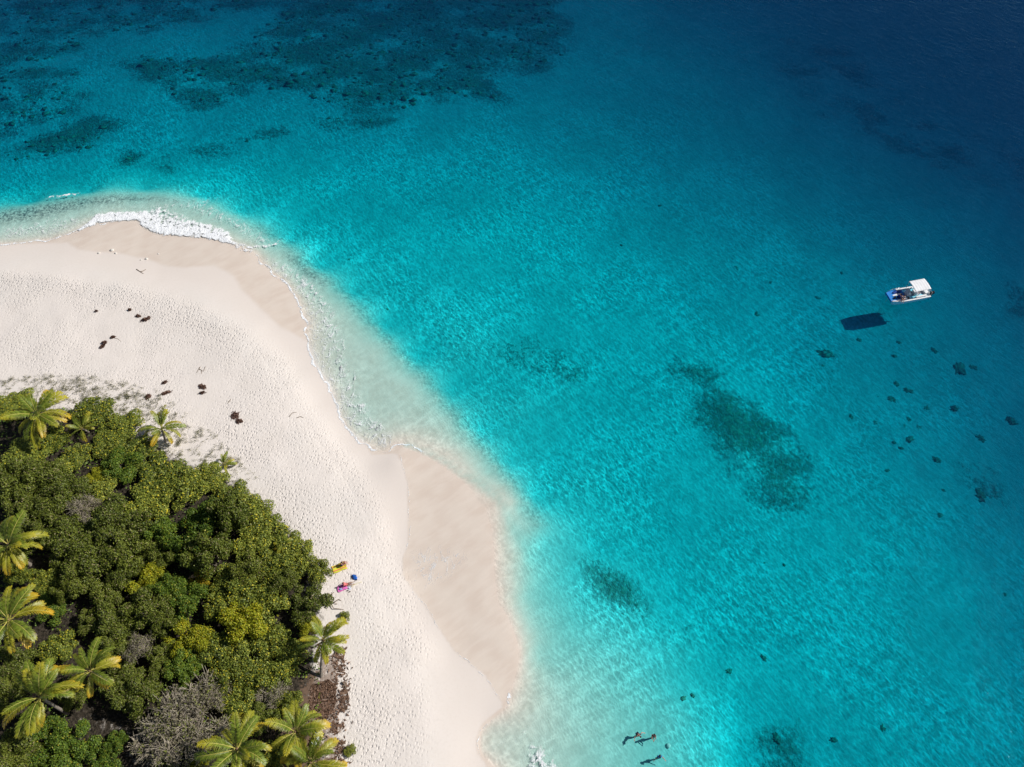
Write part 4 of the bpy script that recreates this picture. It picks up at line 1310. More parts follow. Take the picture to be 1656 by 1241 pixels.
def stick(name, pts, rad, label, mat=None, cat="driftwood", z=0.03, group=None):
    g0 = ground(*pts[0][0][:2])
    bm = bmesh.new()
    for line in pts:
        W = []
        for q in line:
            p = ground(q[0], q[1])
            W.append((p.x - g0.x, p.y - g0.y, p.z - g0.z + z + (q[2] if len(q) > 2 else 0)))
        n = len(W)
        tube_bm(bm, W, [rad * (1 - 0.6 * i / (n - 1)) for i in range(n)], 6)
    o = bm_obj(name, bm, mat or M_DRIFT, None, True)
    o.location = g0
    tag(o, label, cat, group)
    return o
stick("driftwood_branch", [[(221, 436), (227, 440), (232, 443)], [(227, 440), (231, 439), (236, 436)]], 0.07, "forked driftwood branch on the smooth sand near the surf")
stick("driftwood_stick", [[(184, 547), (190, 548), (196, 553)]], 0.045, "thin stick trailing from a seaweed clump on the dry beach")
stick("driftwood_branch", [[(324, 594, .05), (320, 600), (317, 604)], [(322, 597), (329, 601), (333, 593, .08)], [(326, 600), (326, 605)]], 0.05, "spindly driftwood branch above the forked seaweed clump")
stick("driftwood_branch", [[(370, 650), (374, 646, .05)], [(371, 649), (368, 653)]], 0.05, "short driftwood twig above the biggest seaweed clump")
stick("driftwood_branch", [[(468, 674), (473, 668), (480, 667)], [(480, 676), (486, 674), (491, 676)]], 0.045, "curled driftwood twigs by the footprints below the swash")
stick("fallen_branch", [[(553, 1104, .1), (558, 1108, .15), (561, 1117), (563, 1126)], [(557, 1107, .1), (561, 1103, .12)], [(558, 1109, .1), (553, 1112)]], 0.10, "fallen brown branch lying on the sand beside the litter")
stick("bleached_branch", [[(251, 968, 2.6), (252, 974, 2.75), (255, 979, 2.7), (258, 984, 2.5), (260, 990, 1.2), (260, 994, -0.1)]], 0.09, "bleached curved branch sticking out of the thicket", M_BLEACH, "branch")
stick("dead_branch", [[(522, 975, .3), (533, 972, .25), (546, 978, .1)], [(530, 973, .3), (536, 963, .2), (540, 958)], [(533, 972, .3), (540, 985, .2), (556, 986)], [(540, 976, .2), (548, 970, .1), (552, 972)]],
      0.07, "sprawling dead branch on the sand under the sand-edge dome", None, "branch")
for i, (x, y, s, lb) in enumerate([(160, 410, .22, "white coral stone on the wet sand nearest the picture's edge"), (181, 405, .30, "largest white coral stone on the wet sand of the spit"),
                                   (187, 410, .20, "white coral stone just below the largest one on the spit"), (237, 419, .24, "white coral stone on the wet sand line below the surf"),
                                   (228, 421, .16, "small white coral stone beside another on the wet sand line"), (256, 411, .15, "small dark-shadowed stone on the wet sand under the surf")]):
    p = ground(x, y)
    o = link_mesh("coral_stone", lump("coral_stone", M_STONE, (s, s * 0.8, s * 0.5), 70 + i, 0.3, 2))
    o.location = (p.x, p.y, p.z + s * 0.15)
    tag(o, lb, "stone", "white stones on the wet sand")

# brown palm litter along the sand edge
r = np.random.default_rng(77)
LP = atn([(545, 1050), (552, 1080), (549, 1105), (556, 1130), (550, 1160), (545, 1185), (550, 1205), (548, 1230), (545, 1250)], 1.3)
cl = resample(LP, 0.035)
cl = cl[r.random(len(cl)) < 0.85]
cc = np.repeat(cl, 3, axis=0) + r.normal(0, 0.42, (len(cl) * 3, 2))
blob = fbm(cc[:, 0] * 0.9, cc[:, 1] * 0.9, 55)
extra = atn([(505, 1110), (530, 1100), (545, 1110), (540, 1150), (520, 1175), (500, 1150)], 1.5)
ce = np.stack([r.uniform(extra[:, 0].min(), extra[:, 0].max(), 1500), r.uniform(extra[:, 1].min(), extra[:, 1].max(), 1500)], 1)
ce = ce[inside(ce, extra)]
cc = np.vstack([cc[blob > 0.44], ce])
V, Fc = leaves_np(r, np.column_stack([cc, height(cc) + 0.05 + 0.05 * r.random(len(cc))]), np.tile([0, 0, 1.0], (len(cc), 1)), 0.17, 2.6, 0.5)
me = leaf_mesh("palm_litter", V, Fc, r)
M_LIT = leaf_mat("brown_litter", (0.10, 0.055, 0.035), (0.19, 0.11, 0.07), (0.30, 0.19, 0.13), None, 0, 0.05)
tag(link_mesh("palm_litter", me, M_LIT), "brown fallen leaves and husks along the sand edge below the leaning palm", "leaf litter", kind="stuff")

# pale board on short trestles under the twin palms
p = ground(512, 1196)
o = empty("beach_bench", p, R(70))
tag(o, "pale blue-white board bench standing between the twin palms", "bench")
for k in range(3):
    bm = bmesh.new()
    box(bm, -0.62, 0.62, -0.28 + k * 0.19, -0.28 + k * 0.19 + 0.175, 0.38, 0.42)
    soften(bm, 0.008, 1)
    bm_obj("plank", bm, simple("pale_paint", (0.66, 0.74, 0.76), 0.5, 0.06), o)
for sx in (-0.5, 0.5):
    for sy in (-0.2, 0.2):
        bm = bmesh.new()
        box(bm, sx - 0.03, sx + 0.03, sy - 0.03, sy + 0.03, -0.1, 0.379)
        bm_obj("leg", bm, simple("dark_wood", (0.10, 0.08, 0.06), 0.8), o)

# ------------------------------------------------------------------ people
POSES = {
    'stand': dict(pelvis=(0, 0, .95), waist=(0, 0, 1.08), chest=(.01, 0, 1.27), neck=(0, 0, 1.46), head=(.02, 0, 1.60), knee=(.03, .11, .50), ankle=(-.02, .12, .09), toe=(.15, .15, .035)),
    'bend': dict(pelvis=(-.05, 0, .92), waist=(.03, 0, 1.04), chest=(.17, 0, 1.20), neck=(.30, 0, 1.34), head=(.42, 0, 1.43), knee=(.10, .13, .50), ankle=(-.02, .14, .09), toe=(.15, .17, .035)),
    'sit': dict(pelvis=(0, 0, .12), waist=(-.03, 0, .25), chest=(-.03, 0, .44), neck=(0, 0, .62), head=(.05, 0, .75), knee=(.40, .12, .40), ankle=(.60, .11, .09), toe=(.76, .13, .035)),
    'recline': dict(pelvis=(0, 0, .12), waist=(-.08, 0, .24), chest=(-.19, 0, .40), neck=(-.27, 0, .55), head=(-.28, 0, .69), knee=(.44, .11, .17), ankle=(.86, .13, .075), toe=(.94, .17, .16)),
    'chair': dict(pelvis=(0, 0, .10), waist=(-.01, 0, .22), chest=(-.01, 0, .41), neck=(0, 0, .60), head=(.03, 0, .73), knee=(.42, .11, .10), ankle=(.46, .11, -.33), toe=(.62, .13, -.38)),
}
def bake_skin(name, V, E, RAD, root, mat, parent, sub=1):
    me = bpy.data.meshes.new(name + "_cage")
    me.from_pydata([tuple(v) for v in V], E, [])
    o = bpy.data.objects.new(name + "_cage", me)
    COL.objects.link(o)
    o.modifiers.new("skin", 'SKIN')
    for i, sv in enumerate(me.skin_vertices[0].data):
        rr = RAD[i]
        sv.radius = (rr, rr) if not hasattr(rr, '__len__') else rr
        sv.use_root = (i == root)
    o.modifiers["skin"].use_smooth_shade = True
    ss = o.modifiers.new("sub", 'SUBSURF')
    ss.levels = ss.render_levels = sub
    dg = bpy.context.evaluated_depsgraph_get()
    res = bpy.data.meshes.new_from_object(o.evaluated_get(dg))
    res.name = name
    bpy.data.objects.remove(o)
    bpy.data.meshes.remove(me)
    res.materials.clear()
    return link_mesh(name, res, mat, parent)

def person(loc, rz, pose, arms, label, skin, hair, clothes, long_hair=False, scale=1.0):
    """arms: ((elbow, wrist) for +Y side, (elbow, wrist) for -Y side); clothes: list of (name, 'top' | 'shorts', material)"""
    J = {k: Vector(v) for k, v in POSES[pose].items()}
    o = empty("person", loc, rz, scale)
    tag(o, label, "person")
    V, E, RD = [], [], []
    def add(p, rad, par=None):
        V.append(Vector(p))
        RD.append(rad)
        if par is not None: E.append((par, len(V) - 1))
        return len(V) - 1
    pel = add(J['pelvis'], (.135, .105))
    wai = add(J['waist'], (.125, .095), pel)
    che = add(J['chest'], (.150, .110), wai)
    nb_ = add(J['chest'].lerp(J['neck'], .72), (.085, .075), che)
    nk = add(J['neck'], .052, nb_)
    hd = J['head'] - J['neck']
    up = hd.normalized()
    h1 = add(J['neck'] + hd * 0.62, .068, nk)
    h2 = add(J['head'] + up * 0.035, (.082, .095), h1)
    add(J['head'] + up * 0.095, .055, h2)
    fwd = Vector((1, 0, 0)) - up * up.x
    fwd = fwd.normalized()
    add(J['head'] + fwd * 0.105 + up * 0.005, .014, h2)                 # nose
    for s in (1, -1):
        add(J['head'] + Vector((0, s * 0.092, 0)) + up * 0.01, .018, h2)   # ear
        hip = add(J['pelvis'] + Vector((.01, s * .09, -.05 if pose in ('stand', 'bend') else 0)), .092, pel)
        k = J['knee'].copy(); k.y *= s
        a = J['ankle'].copy(); a.y *= s
        t = J['toe'].copy(); t.y *= s
        hv = V[hip]
        th = add(hv.lerp(k, .5), .078, hip)
        kn = add(k, .056, th)
        cf = add(k.lerp(a, .35), .055, kn)
        an = add(a, .036, cf)
        add(t, .032, an)
        el, wr = arms[0 if s == 1 else 1]
        el, wr = Vector(el), Vector(wr)
        sh = add(J['chest'].lerp(J['neck'], .45) + Vector((0, s * .175, 0)), .058, che)
        e_ = add(el, .040, sh)
        fo = add(el.lerp(wr, .35), .040, e_)
        w_ = add(wr, .027, fo)
        d = (wr - el).normalized()
        sidev = d.cross(Vector((0, 0, 1)))
        sidev = sidev.normalized() if sidev.length > 0.1 else Vector((0, 1, 0))
        pa = add(wr + d * .065, (.038, .022), w_)
        drop = Vector((0, 0, -1))
        for q, (off, ln) in enumerate(((-.030, .070), (-.010, .082), (.010, .078), (.030, .062))):
            f1 = add(wr + d * (.10 + ln * .35) + sidev * off, .0095, pa)
            add(wr + d * (.10 + ln) + sidev * off * 1.15 + drop * .018, .008, f1)
        t1 = add(wr + d * .055 + sidev * .052 * s, .011, pa)
        add(wr + d * .095 + sidev * .066 * s + drop * .01, .009, t1)
    bake_skin("body", V, E, RD, 0, skin, o)
    # hair
    bm = bmesh.new()
    bmesh.ops.create_uvsphere(bm, u_segments=14, v_segments=9, radius=1)
    for v in list(bm.verts):
        if v.co.x > 0.35 and v.co.z < 0.35 or v.co.z < -0.45: bm.verts.remove(v)
    for v in bm.verts: v.co = Vector((v.co.x * .112 - .012, v.co.y * .098, v.co.z * .118))
    if long_hair:
        tube_bm(bm, [(-.08, 0, .02), (-.125, 0, -.06), (-.14, 0, -.18), (-.13, 0, -.28)], [.05, .075, .065, .02], 8)
    ho = bm_obj("hair", bm, hair, o, True)
    ho.location = J['head'] + up * 0.035
    ho.rotation_euler = up.to_track_quat('Z', 'Y').to_euler() if up.length else (0, 0, 0)
    q = Matrix((fwd, up.cross(fwd), up)).transposed()
    ho.rotation_euler = q.to_euler()
    for s in (1, -1):
        bm = bmesh.new()
        bmesh.ops.create_icosphere(bm, subdivisions=1, radius=.011)
        eo = bm_obj("eye", bm, simple("eye_dark", (0.03, 0.02, 0.015), 0.2), o, True)
        eo.location = J['head'] + fwd * .088 + up * .028 + up.cross(fwd) * .033 * s
    bm = bmesh.new()
    box(bm, -.004, .006, -.022, .022, -.005, .005)
    mo = bm_obj("mouth", bm, simple("lips", (0.35, 0.12, 0.10), 0.5), o)
    mo.location = J['head'] + fwd * .086 - up * .045
    mo.rotation_euler = q.to_euler()
    for nm, kind, mat in clothes:
        V, E, RD = [], [], []
        if kind == 'top':
            a = add(J['pelvis'].lerp(J['waist'], .35), (.150, .118))
            b = add(J['waist'], (.142, .112), a)
            c = add(J['chest'], (.166, .126), b)
            add(J['chest'].lerp(J['neck'], .55), (.105, .09), c)
            for s in (1, -1):
                el = Vector(arms[0 if s == 1 else 1][0])
                shp = J['chest'].lerp(J['neck'], .45) + Vector((0, s * .17, 0))
                e1 = add(shp, .072, c)
                add(shp.lerp(el, .5), .058, e1)
        else:
            a = add(J['pelvis'] + (J['waist'] - J['pelvis']) * .25, (.148, .118))
            for s in (1, -1):
                k = J['knee'].copy(); k.y *= s
                hp = J['pelvis'] + Vector((.01, s * .09, -.05 if pose in ('stand', 'bend') else 0))
                e1 = add(hp, .106, a)
                add(hp.lerp(k, .42), .092, e1)
        bake_skin(nm, V, E, RD, 0, mat, o)
    return o

SKIN_A = simple("tanned_skin", (0.52, 0.27, 0.19), 0.5, 0.08)
SKIN_B = simple("light_skin", (0.62, 0.36, 0.27), 0.5, 0.08)
SKIN_C = simple("brown_skin", (0.30, 0.15, 0.09), 0.5, 0.08)
H_DARK = simple("dark_hair", (0.020, 0.014, 0.012), 0.5, 0.2)
H_BROWN = simple("brown_hair", (0.075, 0.040, 0.022), 0.5, 0.2)
NAVY = simple("navy_cloth", (0.014, 0.020, 0.065), 0.8, 0.2)
PURPLE = simple("dark_purple_cloth", (0.035, 0.018, 0.050), 0.85, 0.2)
BLUE = simple("blue_cloth", (0.02, 0.22, 0.55), 0.8, 0.15)
MAROON = simple("maroon_cloth", (0.16, 0.035, 0.045), 0.8, 0.15)
WHITE_C = simple("white_cloth", (0.74, 0.74, 0.76), 0.8, 0.06)
YELLOW_C = simple("yellow_cloth", (0.72, 0.52, 0.02), 0.8, 0.1)
PINK_C = simple("coral_pink_cloth", (0.62, 0.16, 0.16), 0.8, 0.1)

def wade(px, py, z=0.4):
    p = at(px, py, z)
    return Vector((p.x, p.y, gz(p.x, p.y)))
person(wade(1031, 1187), R(-60), 'bend', (((.12, .44, 1.12), (.26, .62, 1.02)), ((.10, -.42, 1.12), (.30, -.60, 1.06))),
       "wading person in navy shorts leaning forward with both arms spread", SKIN_A, H_BROWN, [("shorts", 'shorts', NAVY), ("shirt", 'top', NAVY)])
person(wade(1057, 1190), R(-95), 'stand', (((.22, .22, 1.18), (.44, .06, 1.08)), ((.22, -.22, 1.18), (.44, -.06, 1.08))),
       "wading person in maroon holding both hands together in front", SKIN_A, H_DARK, [("top", 'top', MAROON), ("shorts", 'shorts', MAROON)])
person(wade(1066, 1224), R(95), 'stand', (((-.12, .36, 1.16), (-.26, .52, 1.00)), ((-.14, -.38, 1.16), (-.34, -.54, 1.00))),
       "wading person with long dark hair and blue top, nearest the bottom edge", SKIN_A, H_DARK, [("top", 'top', BLUE), ("shorts", 'shorts', NAVY)], True)
bpos = at(1082, 1205, -0.2)
o = link_mesh("coral_stone", lump("coral_stone", M_STONE, (.26, .26, .18), 91, 0.15, 2))
o.location = (bpos.x, bpos.y, gz(bpos.x, bpos.y) + .1)
tag(o, "pale round stone under water beside the wading people", "stone")

# the two on the sand
def striped(name, c1, c2, c3, axis=1, freq=1.0):
    m, g, out = new_mat(name)
    tc = g.n("ShaderNodeTexCoord").outputs["Object"]
    w = g.n("ShaderNodeSeparateXYZ", None, Vector=tc).outputs[axis]
    f = g.math('FRACT', g.math('MULTIPLY', g.math('ADD', w, 3.0), freq))
    c = g.mix(g.math('GREATER_THAN', f, 0.42), c1, c2)
    c = g.mix(g.math('GREATER_THAN', f, 0.74), c, c3)
    nf = g.noise(tc, 30.0, 2.0, 0.6, 0.0, '3D')
    c = g.mix(g.ramp(nf, 0.3, 0.8, 0, 0.2), c, (0.4, 0.3, 0.2))
    b = g.n("ShaderNodeBsdfPrincipled", None, Base_Color=c, Roughness=0.95)
    g.nt.links.new(b.outputs[0], out.inputs[0])
    return m

def towel(corners, mat, label):
    W = [ground(*c) for c in corners]
    cen_ = sum(W, Vector()) / 4
    ux = (W[1] - W[0] + W[2] - W[3]).normalized()
    ang = math.atan2(ux.y, ux.x)
    Lx = ((W[1] - W[0]).length + (W[2] - W[3]).length) / 2
    Ly = ((W[3] - W[0]).length + (W[2] - W[1]).length) / 2
    nx_, ny_ = 22, 12
    V, Fc = [], []
    for lay in (0, 1):
        for j in range(ny_ + 1):
            for i in range(nx_ + 1):
                x, y = (i / nx_ - .5) * Lx, (j / ny_ - .5) * Ly
                rip_ = 0.018 * math.sin(x * 7 + y * 3) + 0.014 * math.sin(y * 11 - x * 2)
                x2 = x + 0.02 * math.sin(y * 9)
                V.append((x2, y + 0.02 * math.sin(x * 6), 0.055 + rip_ - 0.012 * lay))
    st = (nx_ + 1)
    for lay in (0, 1):
        for j in range(ny_):
            for i in range(nx_):
                a = lay * st * (ny_ + 1) + j * st + i
                q = (a, a + 1, a + st + 1, a + st)
                Fc.append(q if lay == 0 else q[::-1])
    ring = [i for i in range(nx_)] + [nx_ + j * st for j in range(ny_)] + [ny_ * st + nx_ - i for i in range(nx_)] + [(ny_ - j) * st for j in range(ny_)]
    off = st * (ny_ + 1)
    for a, b in zip(ring, ring[1:] + ring[:1]): Fc.append((a, a + off, b + off, b))
    o = link_mesh("beach_towel", mesh_np("beach_towel", np.array(V), np.array(Fc), True), mat)
    zmax = max(gz(cen_.x + dx, cen_.y + dy) for dx in (-.8, 0, .8) for dy in (-.4, 0, .4))
    o.location = (cen_.x, cen_.y, zmax + 0.02)
    o.rotation_euler = (0, 0, ang)
    tag(o, label, "towel", "towels on the sand")
    return o, ang
T1, a1 = towel([(541, 929), (562, 920), (558, 909), (535, 917)], striped("striped_towel_cloth", (0.78, 0.62, 0.03), (0.60, 0.66, 0.06), (0.72, 0.16, 0.10), 1, 2.1), "yellow, green and red striped beach towel on the sand")
T2, a2 = towel([(548, 958.5), (563, 953), (559.5, 944), (544, 949.5)], simple("pink_towel_cloth", (0.72, 0.17, 0.50), 0.95, 0.2, 14.0), "bright pink beach towel on the sand below the striped one")
q = at(553.5, 914.5, T1.location.z)
person((q.x, q.y, T1.location.z + .05), R(20), 'sit', (((.16, .25, .38), (.36, .17, .43)), ((.16, -.25, .38), (.36, -.17, .43))),
       "person in dark purple clothes sitting hunched on the striped towel", SKIN_A, H_DARK, [("shirt", 'top', PURPLE), ("shorts", 'shorts', NAVY)])
q = at(560.5, 946.5, T2.location.z)
person((q.x, q.y, T2.location.z + .05), R(14), 'recline', (((-.36, .26, .28), (-.46, .30, .07)), ((-.36, -.26, .28), (-.46, -.30, .07))),
       "person in swimwear sitting on the pink towel with legs stretched out", SKIN_C, H_BROWN, [("swim_top", 'top', PINK_C), ("swim_bottom", 'shorts', PINK_C)])

# blue bag
p = ground(573.5, 934)
o = empty("beach_bag", p, R(-40))
tag(o, "blue bag lying on the sand between the two towels", "bag")
bl = lump("body", simple("blue_nylon", (0.015, 0.11, 0.46), 0.6, 0.3), (.38, .24, .18), 5, .28, 3, 1.6)
link_mesh("body", bl, None, o).location = (0, 0, .13)
for s in (-1, 1):
    bm = bmesh.new()
    tube_bm(bm, [(-.14, s * .16, .22), (-.08, s * .22, .33), (.08, s * .22, .33), (.14, s * .16, .22)], .018, 6)
    bm_obj("strap", bm, NAVY, o, True)
pk = lump("side_pocket", NAVY, (.13, .10, .08), 8, .2, 2)
link_mesh("side_pocket", pk, None, o).location = (.36, -.06, .10)

# straw hat, sandals, yellow pole, folded cloth
p = ground(564.5, 951.5)
o = empty("sun_hat", p, 0.3)
tag(o, "pale hat with a dark band lying beside the pink towel", "hat")
bm = bmesh.new()
prof = [(.0, .16), (.07, .155), (.10, .13), (.11, .05), (.24, .03), (.25, .04)]
ring_prev = None
for rr_, zz_ in prof:
    ring = [bm.verts.new((max(rr_, .001) * math.cos(t * math.pi / 10), max(rr_, .001) * math.sin(t * math.pi / 10), zz_ + .01 * math.sin(t * .9))) for t in range(20)]
    if ring_prev:
        for i in range(20): bm.faces.new((ring_prev[i], ring_prev[(i + 1) % 20], ring[(i + 1) % 20], ring[i]))
    ring_prev = ring
bm_obj("brim_and_crown", bm, simple("pale_straw", (0.62, 0.66, 0.78), 0.8, 0.1), o, True)
bm = bmesh.new()
for zz_ in (.06, .13):
    ring = [bm.verts.new((.113 * math.cos(t * math.pi / 10), .113 * math.sin(t * math.pi / 10), zz_)) for t in range(20)]
    if zz_ > .1:
        for i in range(20): bm.faces.new((low_[i], low_[(i + 1) % 20], ring[(i + 1) % 20], ring[i]))
    low_ = ring
bm_obj("hat_band", bm, simple("black_cloth", (0.012, 0.012, 0.014), 0.8), o, True)
for i, (dx, dy, lb) in enumerate(((-.10, .06, "black sandal below the pale hat, the one nearer the pink towel"), (.14, -.06, "black sandal below the pale hat, the one farther from the pink towel"))):
    p = ground(563.3, 956.8)
    z = gz(p.x + dx, p.y + dy)
    o = empty("sandal", (p.x + dx, p.y + dy, z + .02), R(12 + 10 * i))
    tag(o, lb, "sandal", "black sandals on the sand")
    bm = bmesh.new()
    lo = [bm.verts.new((.14 * math.cos(t) , (.05 + .012 * math.cos(t)) * math.sin(t), .03)) for t in [k * math.pi / 8 for k in range(16)]]
    f = bm.faces.new(lo)
    ext = bmesh.ops.extrude_face_region(bm, geom=[f])
    for v in ext['geom']:
        if isinstance(v, bmesh.types.BMVert): v.co.z += .03
    bmesh.ops.recalc_face_normals(bm, faces=bm.faces)
    bm_obj("sole", bm, simple("black_rubber", (0.014, 0.014, 0.015), 0.7), o)
    bm = bmesh.new()
    tube_bm(bm, [(-.01, .055, .05), (.05, .02, .10), (.09, 0, .06), (.05, -.02, .10), (-.01, -.055, .05)], .01, 6)
    bm_obj("strap", bm, simple("black_rubber", (0.014, 0.014, 0.015), 0.7), o, True)
stick("yellow_pole", [[(567, 950.5, .04), (573, 946.5, .05), (579, 943.5, .05), (585.5, 941.5, .04)]], 0.03, "thin pale yellow pole lying on the sand past the pale hat", simple("pale_yellow", (0.80, 0.72, 0.30), 0.6, 0.08), "pole", 0.05)
q = at(551, 953.5, T2.location.z)
o = link_mesh("folded_cloth", lump("folded_cloth", simple("grey_blue_cloth", (0.28, 0.38, 0.60), 0.9, 0.3), (.20, .12, .05), 61, .25, 2), None)
o.location = (q.x, q.y, T2.location.z + .11)
tag(o, "small grey-blue cloth lying on the pink towel", "cloth")

# ------------------------------------------------------------------ the motor catamaran
stern = at(1501.8, 485.6)
bow = at(1442.3, 497.2)
hd_ = math.atan2(bow.y - stern.y, bow.x - stern.x)
LB = (bow - stern).length
BEAM = 2.45
lat = Vector((-math.sin(hd_), math.cos(hd_), 0))
if lat.y < 0: side_far = 1
origin = stern + Vector((math.sin(hd_), -math.cos(hd_), 0)) * (BEAM / 2)     # hull axis lies on the far side of the near waterline
B = empty("motor_catamaran", (origin.x, origin.y, 0.16), hd_, LB / 5.9)
tag(B, "white motor catamaran with a blue foredeck and white sun canopy anchored on the blue water", "boat")
W_GEL = simple("white_gelcoat", (0.78, 0.78, 0.79), 0.3, 0.04, 2.0, 0, 0.5)
HULL_SEA_TINT = simple("hull_sea_reflection", (0.24, 0.74, 0.92), 0.3, 0.06, 2.0, 0, 0.5)  # hull side coloured cyan to imitate turquoise light reflected off the water
BLUE_DECK = simple("blue_deck_mat", (0.010, 0.20, 0.60), 0.7, 0.12, 3.0)
GREY_DECK = simple("grey_deck", (0.34, 0.37, 0.43), 0.8, 0.10, 3.0)
STEEL = simple("stainless_tube", (0.62, 0.63, 0.65), 0.25, 0.05, 2.0, 0.9)
BLACK_P = simple("black_cowling", (0.012, 0.012, 0.016), 0.3, 0.1, 3.0, 0, 0.5)
DARKBLUE = simple("dark_blue_tarp", (0.010, 0.055, 0.30), 0.6, 0.3, 4.0)
HL = 5.9
def sponson(s):
    bm = bmesh.new()
    rings = []
    for x, w, zb, zt in ((-.05, .36, -.22, .50), (1.2, .40, -.30, .50), (3.0, .40, -.32, .53), (4.4, .36, -.26, .60), (5.3, .27, -.10, .67), (5.85, .15, .22, .72), (6.05, .07, .45, .74)):
        yc = s * (BEAM / 2 - .40)
        rings.append([(x, yc - w, zt), (x, yc - w * .95, .10), (x, yc - w * .35, zb), (x, yc + w * .35, zb), (x, yc + w * .95, .10), (x, yc + w, zt)])
    loft(bm, rings)
    return bm_obj("hull", bm, HULL_SEA_TINT, B)
for s in (1, -1): sponson(s)
bm = bmesh.new()
box(bm, 0.0, 5.75, -.82, .82, .22, .40)
bm_obj("bridge_deck", bm, W_GEL, B)
for s in (1, -1):
    bm = bmesh.new()
    rings = []
    for x, w, z in ((-.08, .15, .52), (1.2, .16, .53), (3.0, .16, .56), (4.4, .15, .63), (5.3, .13, .70), (5.9, .09, .75), (6.08, .05, .76))[:7 if s == 1 else 4]:
        yc = s * (BEAM / 2 - .40 + {0: .25}.get(0) - (0.0 if x < 4.4 else (x - 4.4) * .13))
        rings.append([(x, yc - w, z - .03), (x, yc + w, z - .03), (x, yc + w, z + .07), (x, yc - w, z + .07)])
    loft(bm, rings)
    soften(bm, .02, 2)
    bm_obj("gunwale", bm, W_GEL, B)
bm = bmesh.new()
box(bm, .15, 3.55, -1.02, 1.02, .41, .455)
bm_obj("cockpit_floor", bm, GREY_DECK, B)
bm = bmesh.new()
loft(bm, [[(3.56, -1.20, .44), (3.56, 1.05, .44), (3.56, 1.05, .62), (3.56, -1.20, .62)], [(5.2, -1.12, .46), (5.2, .98, .46), (5.2, .98, .70), (5.2, -1.12, .70)],
          [(6.1, -.92, .42), (6.1, .80, .42), (6.1, .80, .74), (6.1, -.92, .74)]])
soften(bm, .015, 1)
bm_obj("foredeck", bm, BLUE_DECK, B)
bm = bmesh.new()
box(bm, -.06, .15, -1.05, 1.05, .30, .66)
soften(bm, .03, 2)
bm_obj("transom", bm, W_GEL, B)
bm = bmesh.new()
box(bm, -.45, -.06, -.42, .42, .24, .32)
soften(bm, .02, 2)
bm_obj("swim_platform", bm, W_GEL, B)
# console with windscreen and wheel
con = empty("console"); con.parent = B
bm = bmesh.new()
loft(bm, [[(2.75, -.42, .45), (3.45, -.42, .45), (3.45, .42, .45), (2.75, .42, .45)], [(2.85, -.40, 1.05), (3.38, -.40, 1.05), (3.38, .40, 1.05), (2.85, .40, 1.05)],
          [(3.02, -.36, 1.30), (3.30, -.36, 1.25), (3.30, .36, 1.25), (3.02, .36, 1.30)]])
soften(bm, .03, 2)
bm_obj("pedestal", bm, W_GEL, con)
bm = bmesh.new()
loft(bm, [[(3.32, -.40, 1.22), (3.34, -.40, 1.22), (3.34, .40, 1.22), (3.32, .40, 1.22)], [(3.12, -.34, 1.62), (3.14, -.34, 1.62), (3.14, .34, 1.62), (3.12, .34, 1.62)]])
bm_obj("windscreen", bm, simple("smoked_acrylic", (0.42, 0.47, 0.52), 0.1, 0.05, 2, 0, 0.6), con)
bm = bmesh.new()
tube_bm(bm, [(2.72 + .04 * math.cos(a), .18 * math.cos(a), 1.05 + .18 * math.sin(a)) for a in [k * math.pi / 8 for k in range(17)]], .014, 6)
tube_bm(bm, [(2.76, -.17, 1.05), (2.72, .17, 1.05)], .012, 6)
tube_bm(bm, [(2.72, 0, 1.05), (2.9, 0, 1.0)], .02, 6)
bm_obj("steering_wheel", bm, BLACK_P, con, True)
# seats
for nm, (x0, x1, y0, y1, z0, z1) in (("helm_seat", (1.75, 2.2, -.42, .42, .45, .92)), ("side_bench", (.5, 2.2, .72, 1.0, .455, .75)), ("side_bench", (1.0, 2.0, -1.0, -.74, .455, .75)), ("stern_bench", (.16, .6, -.62, .62, .455, .80))):
    bm = bmesh.new()
    box(bm, x0, x1, y0, y1, z0, z1)
    soften(bm, .05, 3)
    bm_obj(nm, bm, W_GEL, B, True)
# canopy
can = empty("sun_canopy"); can.parent = B
bm = bmesh.new()
nx_, ny_ = 24, 10
gridv = []
for lay in (0, 1):
    gv = []
    for i in range(nx_ + 1):
        row = []
        for j in range(ny_ + 1):
            x, y = .55 + 2.45 * i / nx_, -1.02 + 2.04 * j / ny_
            z = 2.22 + .10 * (1 - (2 * j / ny_ - 1) ** 2) + .022 * abs(math.sin(i / nx_ * math.pi * 6)) - .03 * lay
            row.append(bm.verts.new((x, y, z)))
        gv.append(row)
    gridv.append(gv)
for lay in (0, 1):
    for i in range(nx_):
        for j in range(ny_):
            q = [gridv[lay][i][j], gridv[lay][i + 1][j], gridv[lay][i + 1][j + 1], gridv[lay][i][j + 1]]
            bm.faces.new(q if lay == 0 else q[::-1])
for i in range(nx_):
    for j in (0, ny_): bm.faces.new((gridv[0][i][j], gridv[0][i + 1][j], gridv[1][i + 1][j], gridv[1][i][j]))
for j in range(ny_):
    for i in (0, nx_): bm.faces.new((gridv[0][i][j], gridv[0][i][j + 1], gridv[1][i][j + 1], gridv[1][i][j]))
bmesh.ops.recalc_face_normals(bm, faces=bm.faces)
bm_obj("canopy_cloth", bm, simple("white_canvas", (0.80, 0.80, 0.82), 0.8, 0.05, 2.0), can, True)
for x, x2 in ((.75, .6), (2.75, 2.95)):
    for s in (1, -1):
        bm = bmesh.new()
        tube_bm(bm, [(x, s * 1.02, .55), (x2, s * 1.0, 2.20)], .022, 8)
        bm_obj("pole", bm, STEEL, can, True)
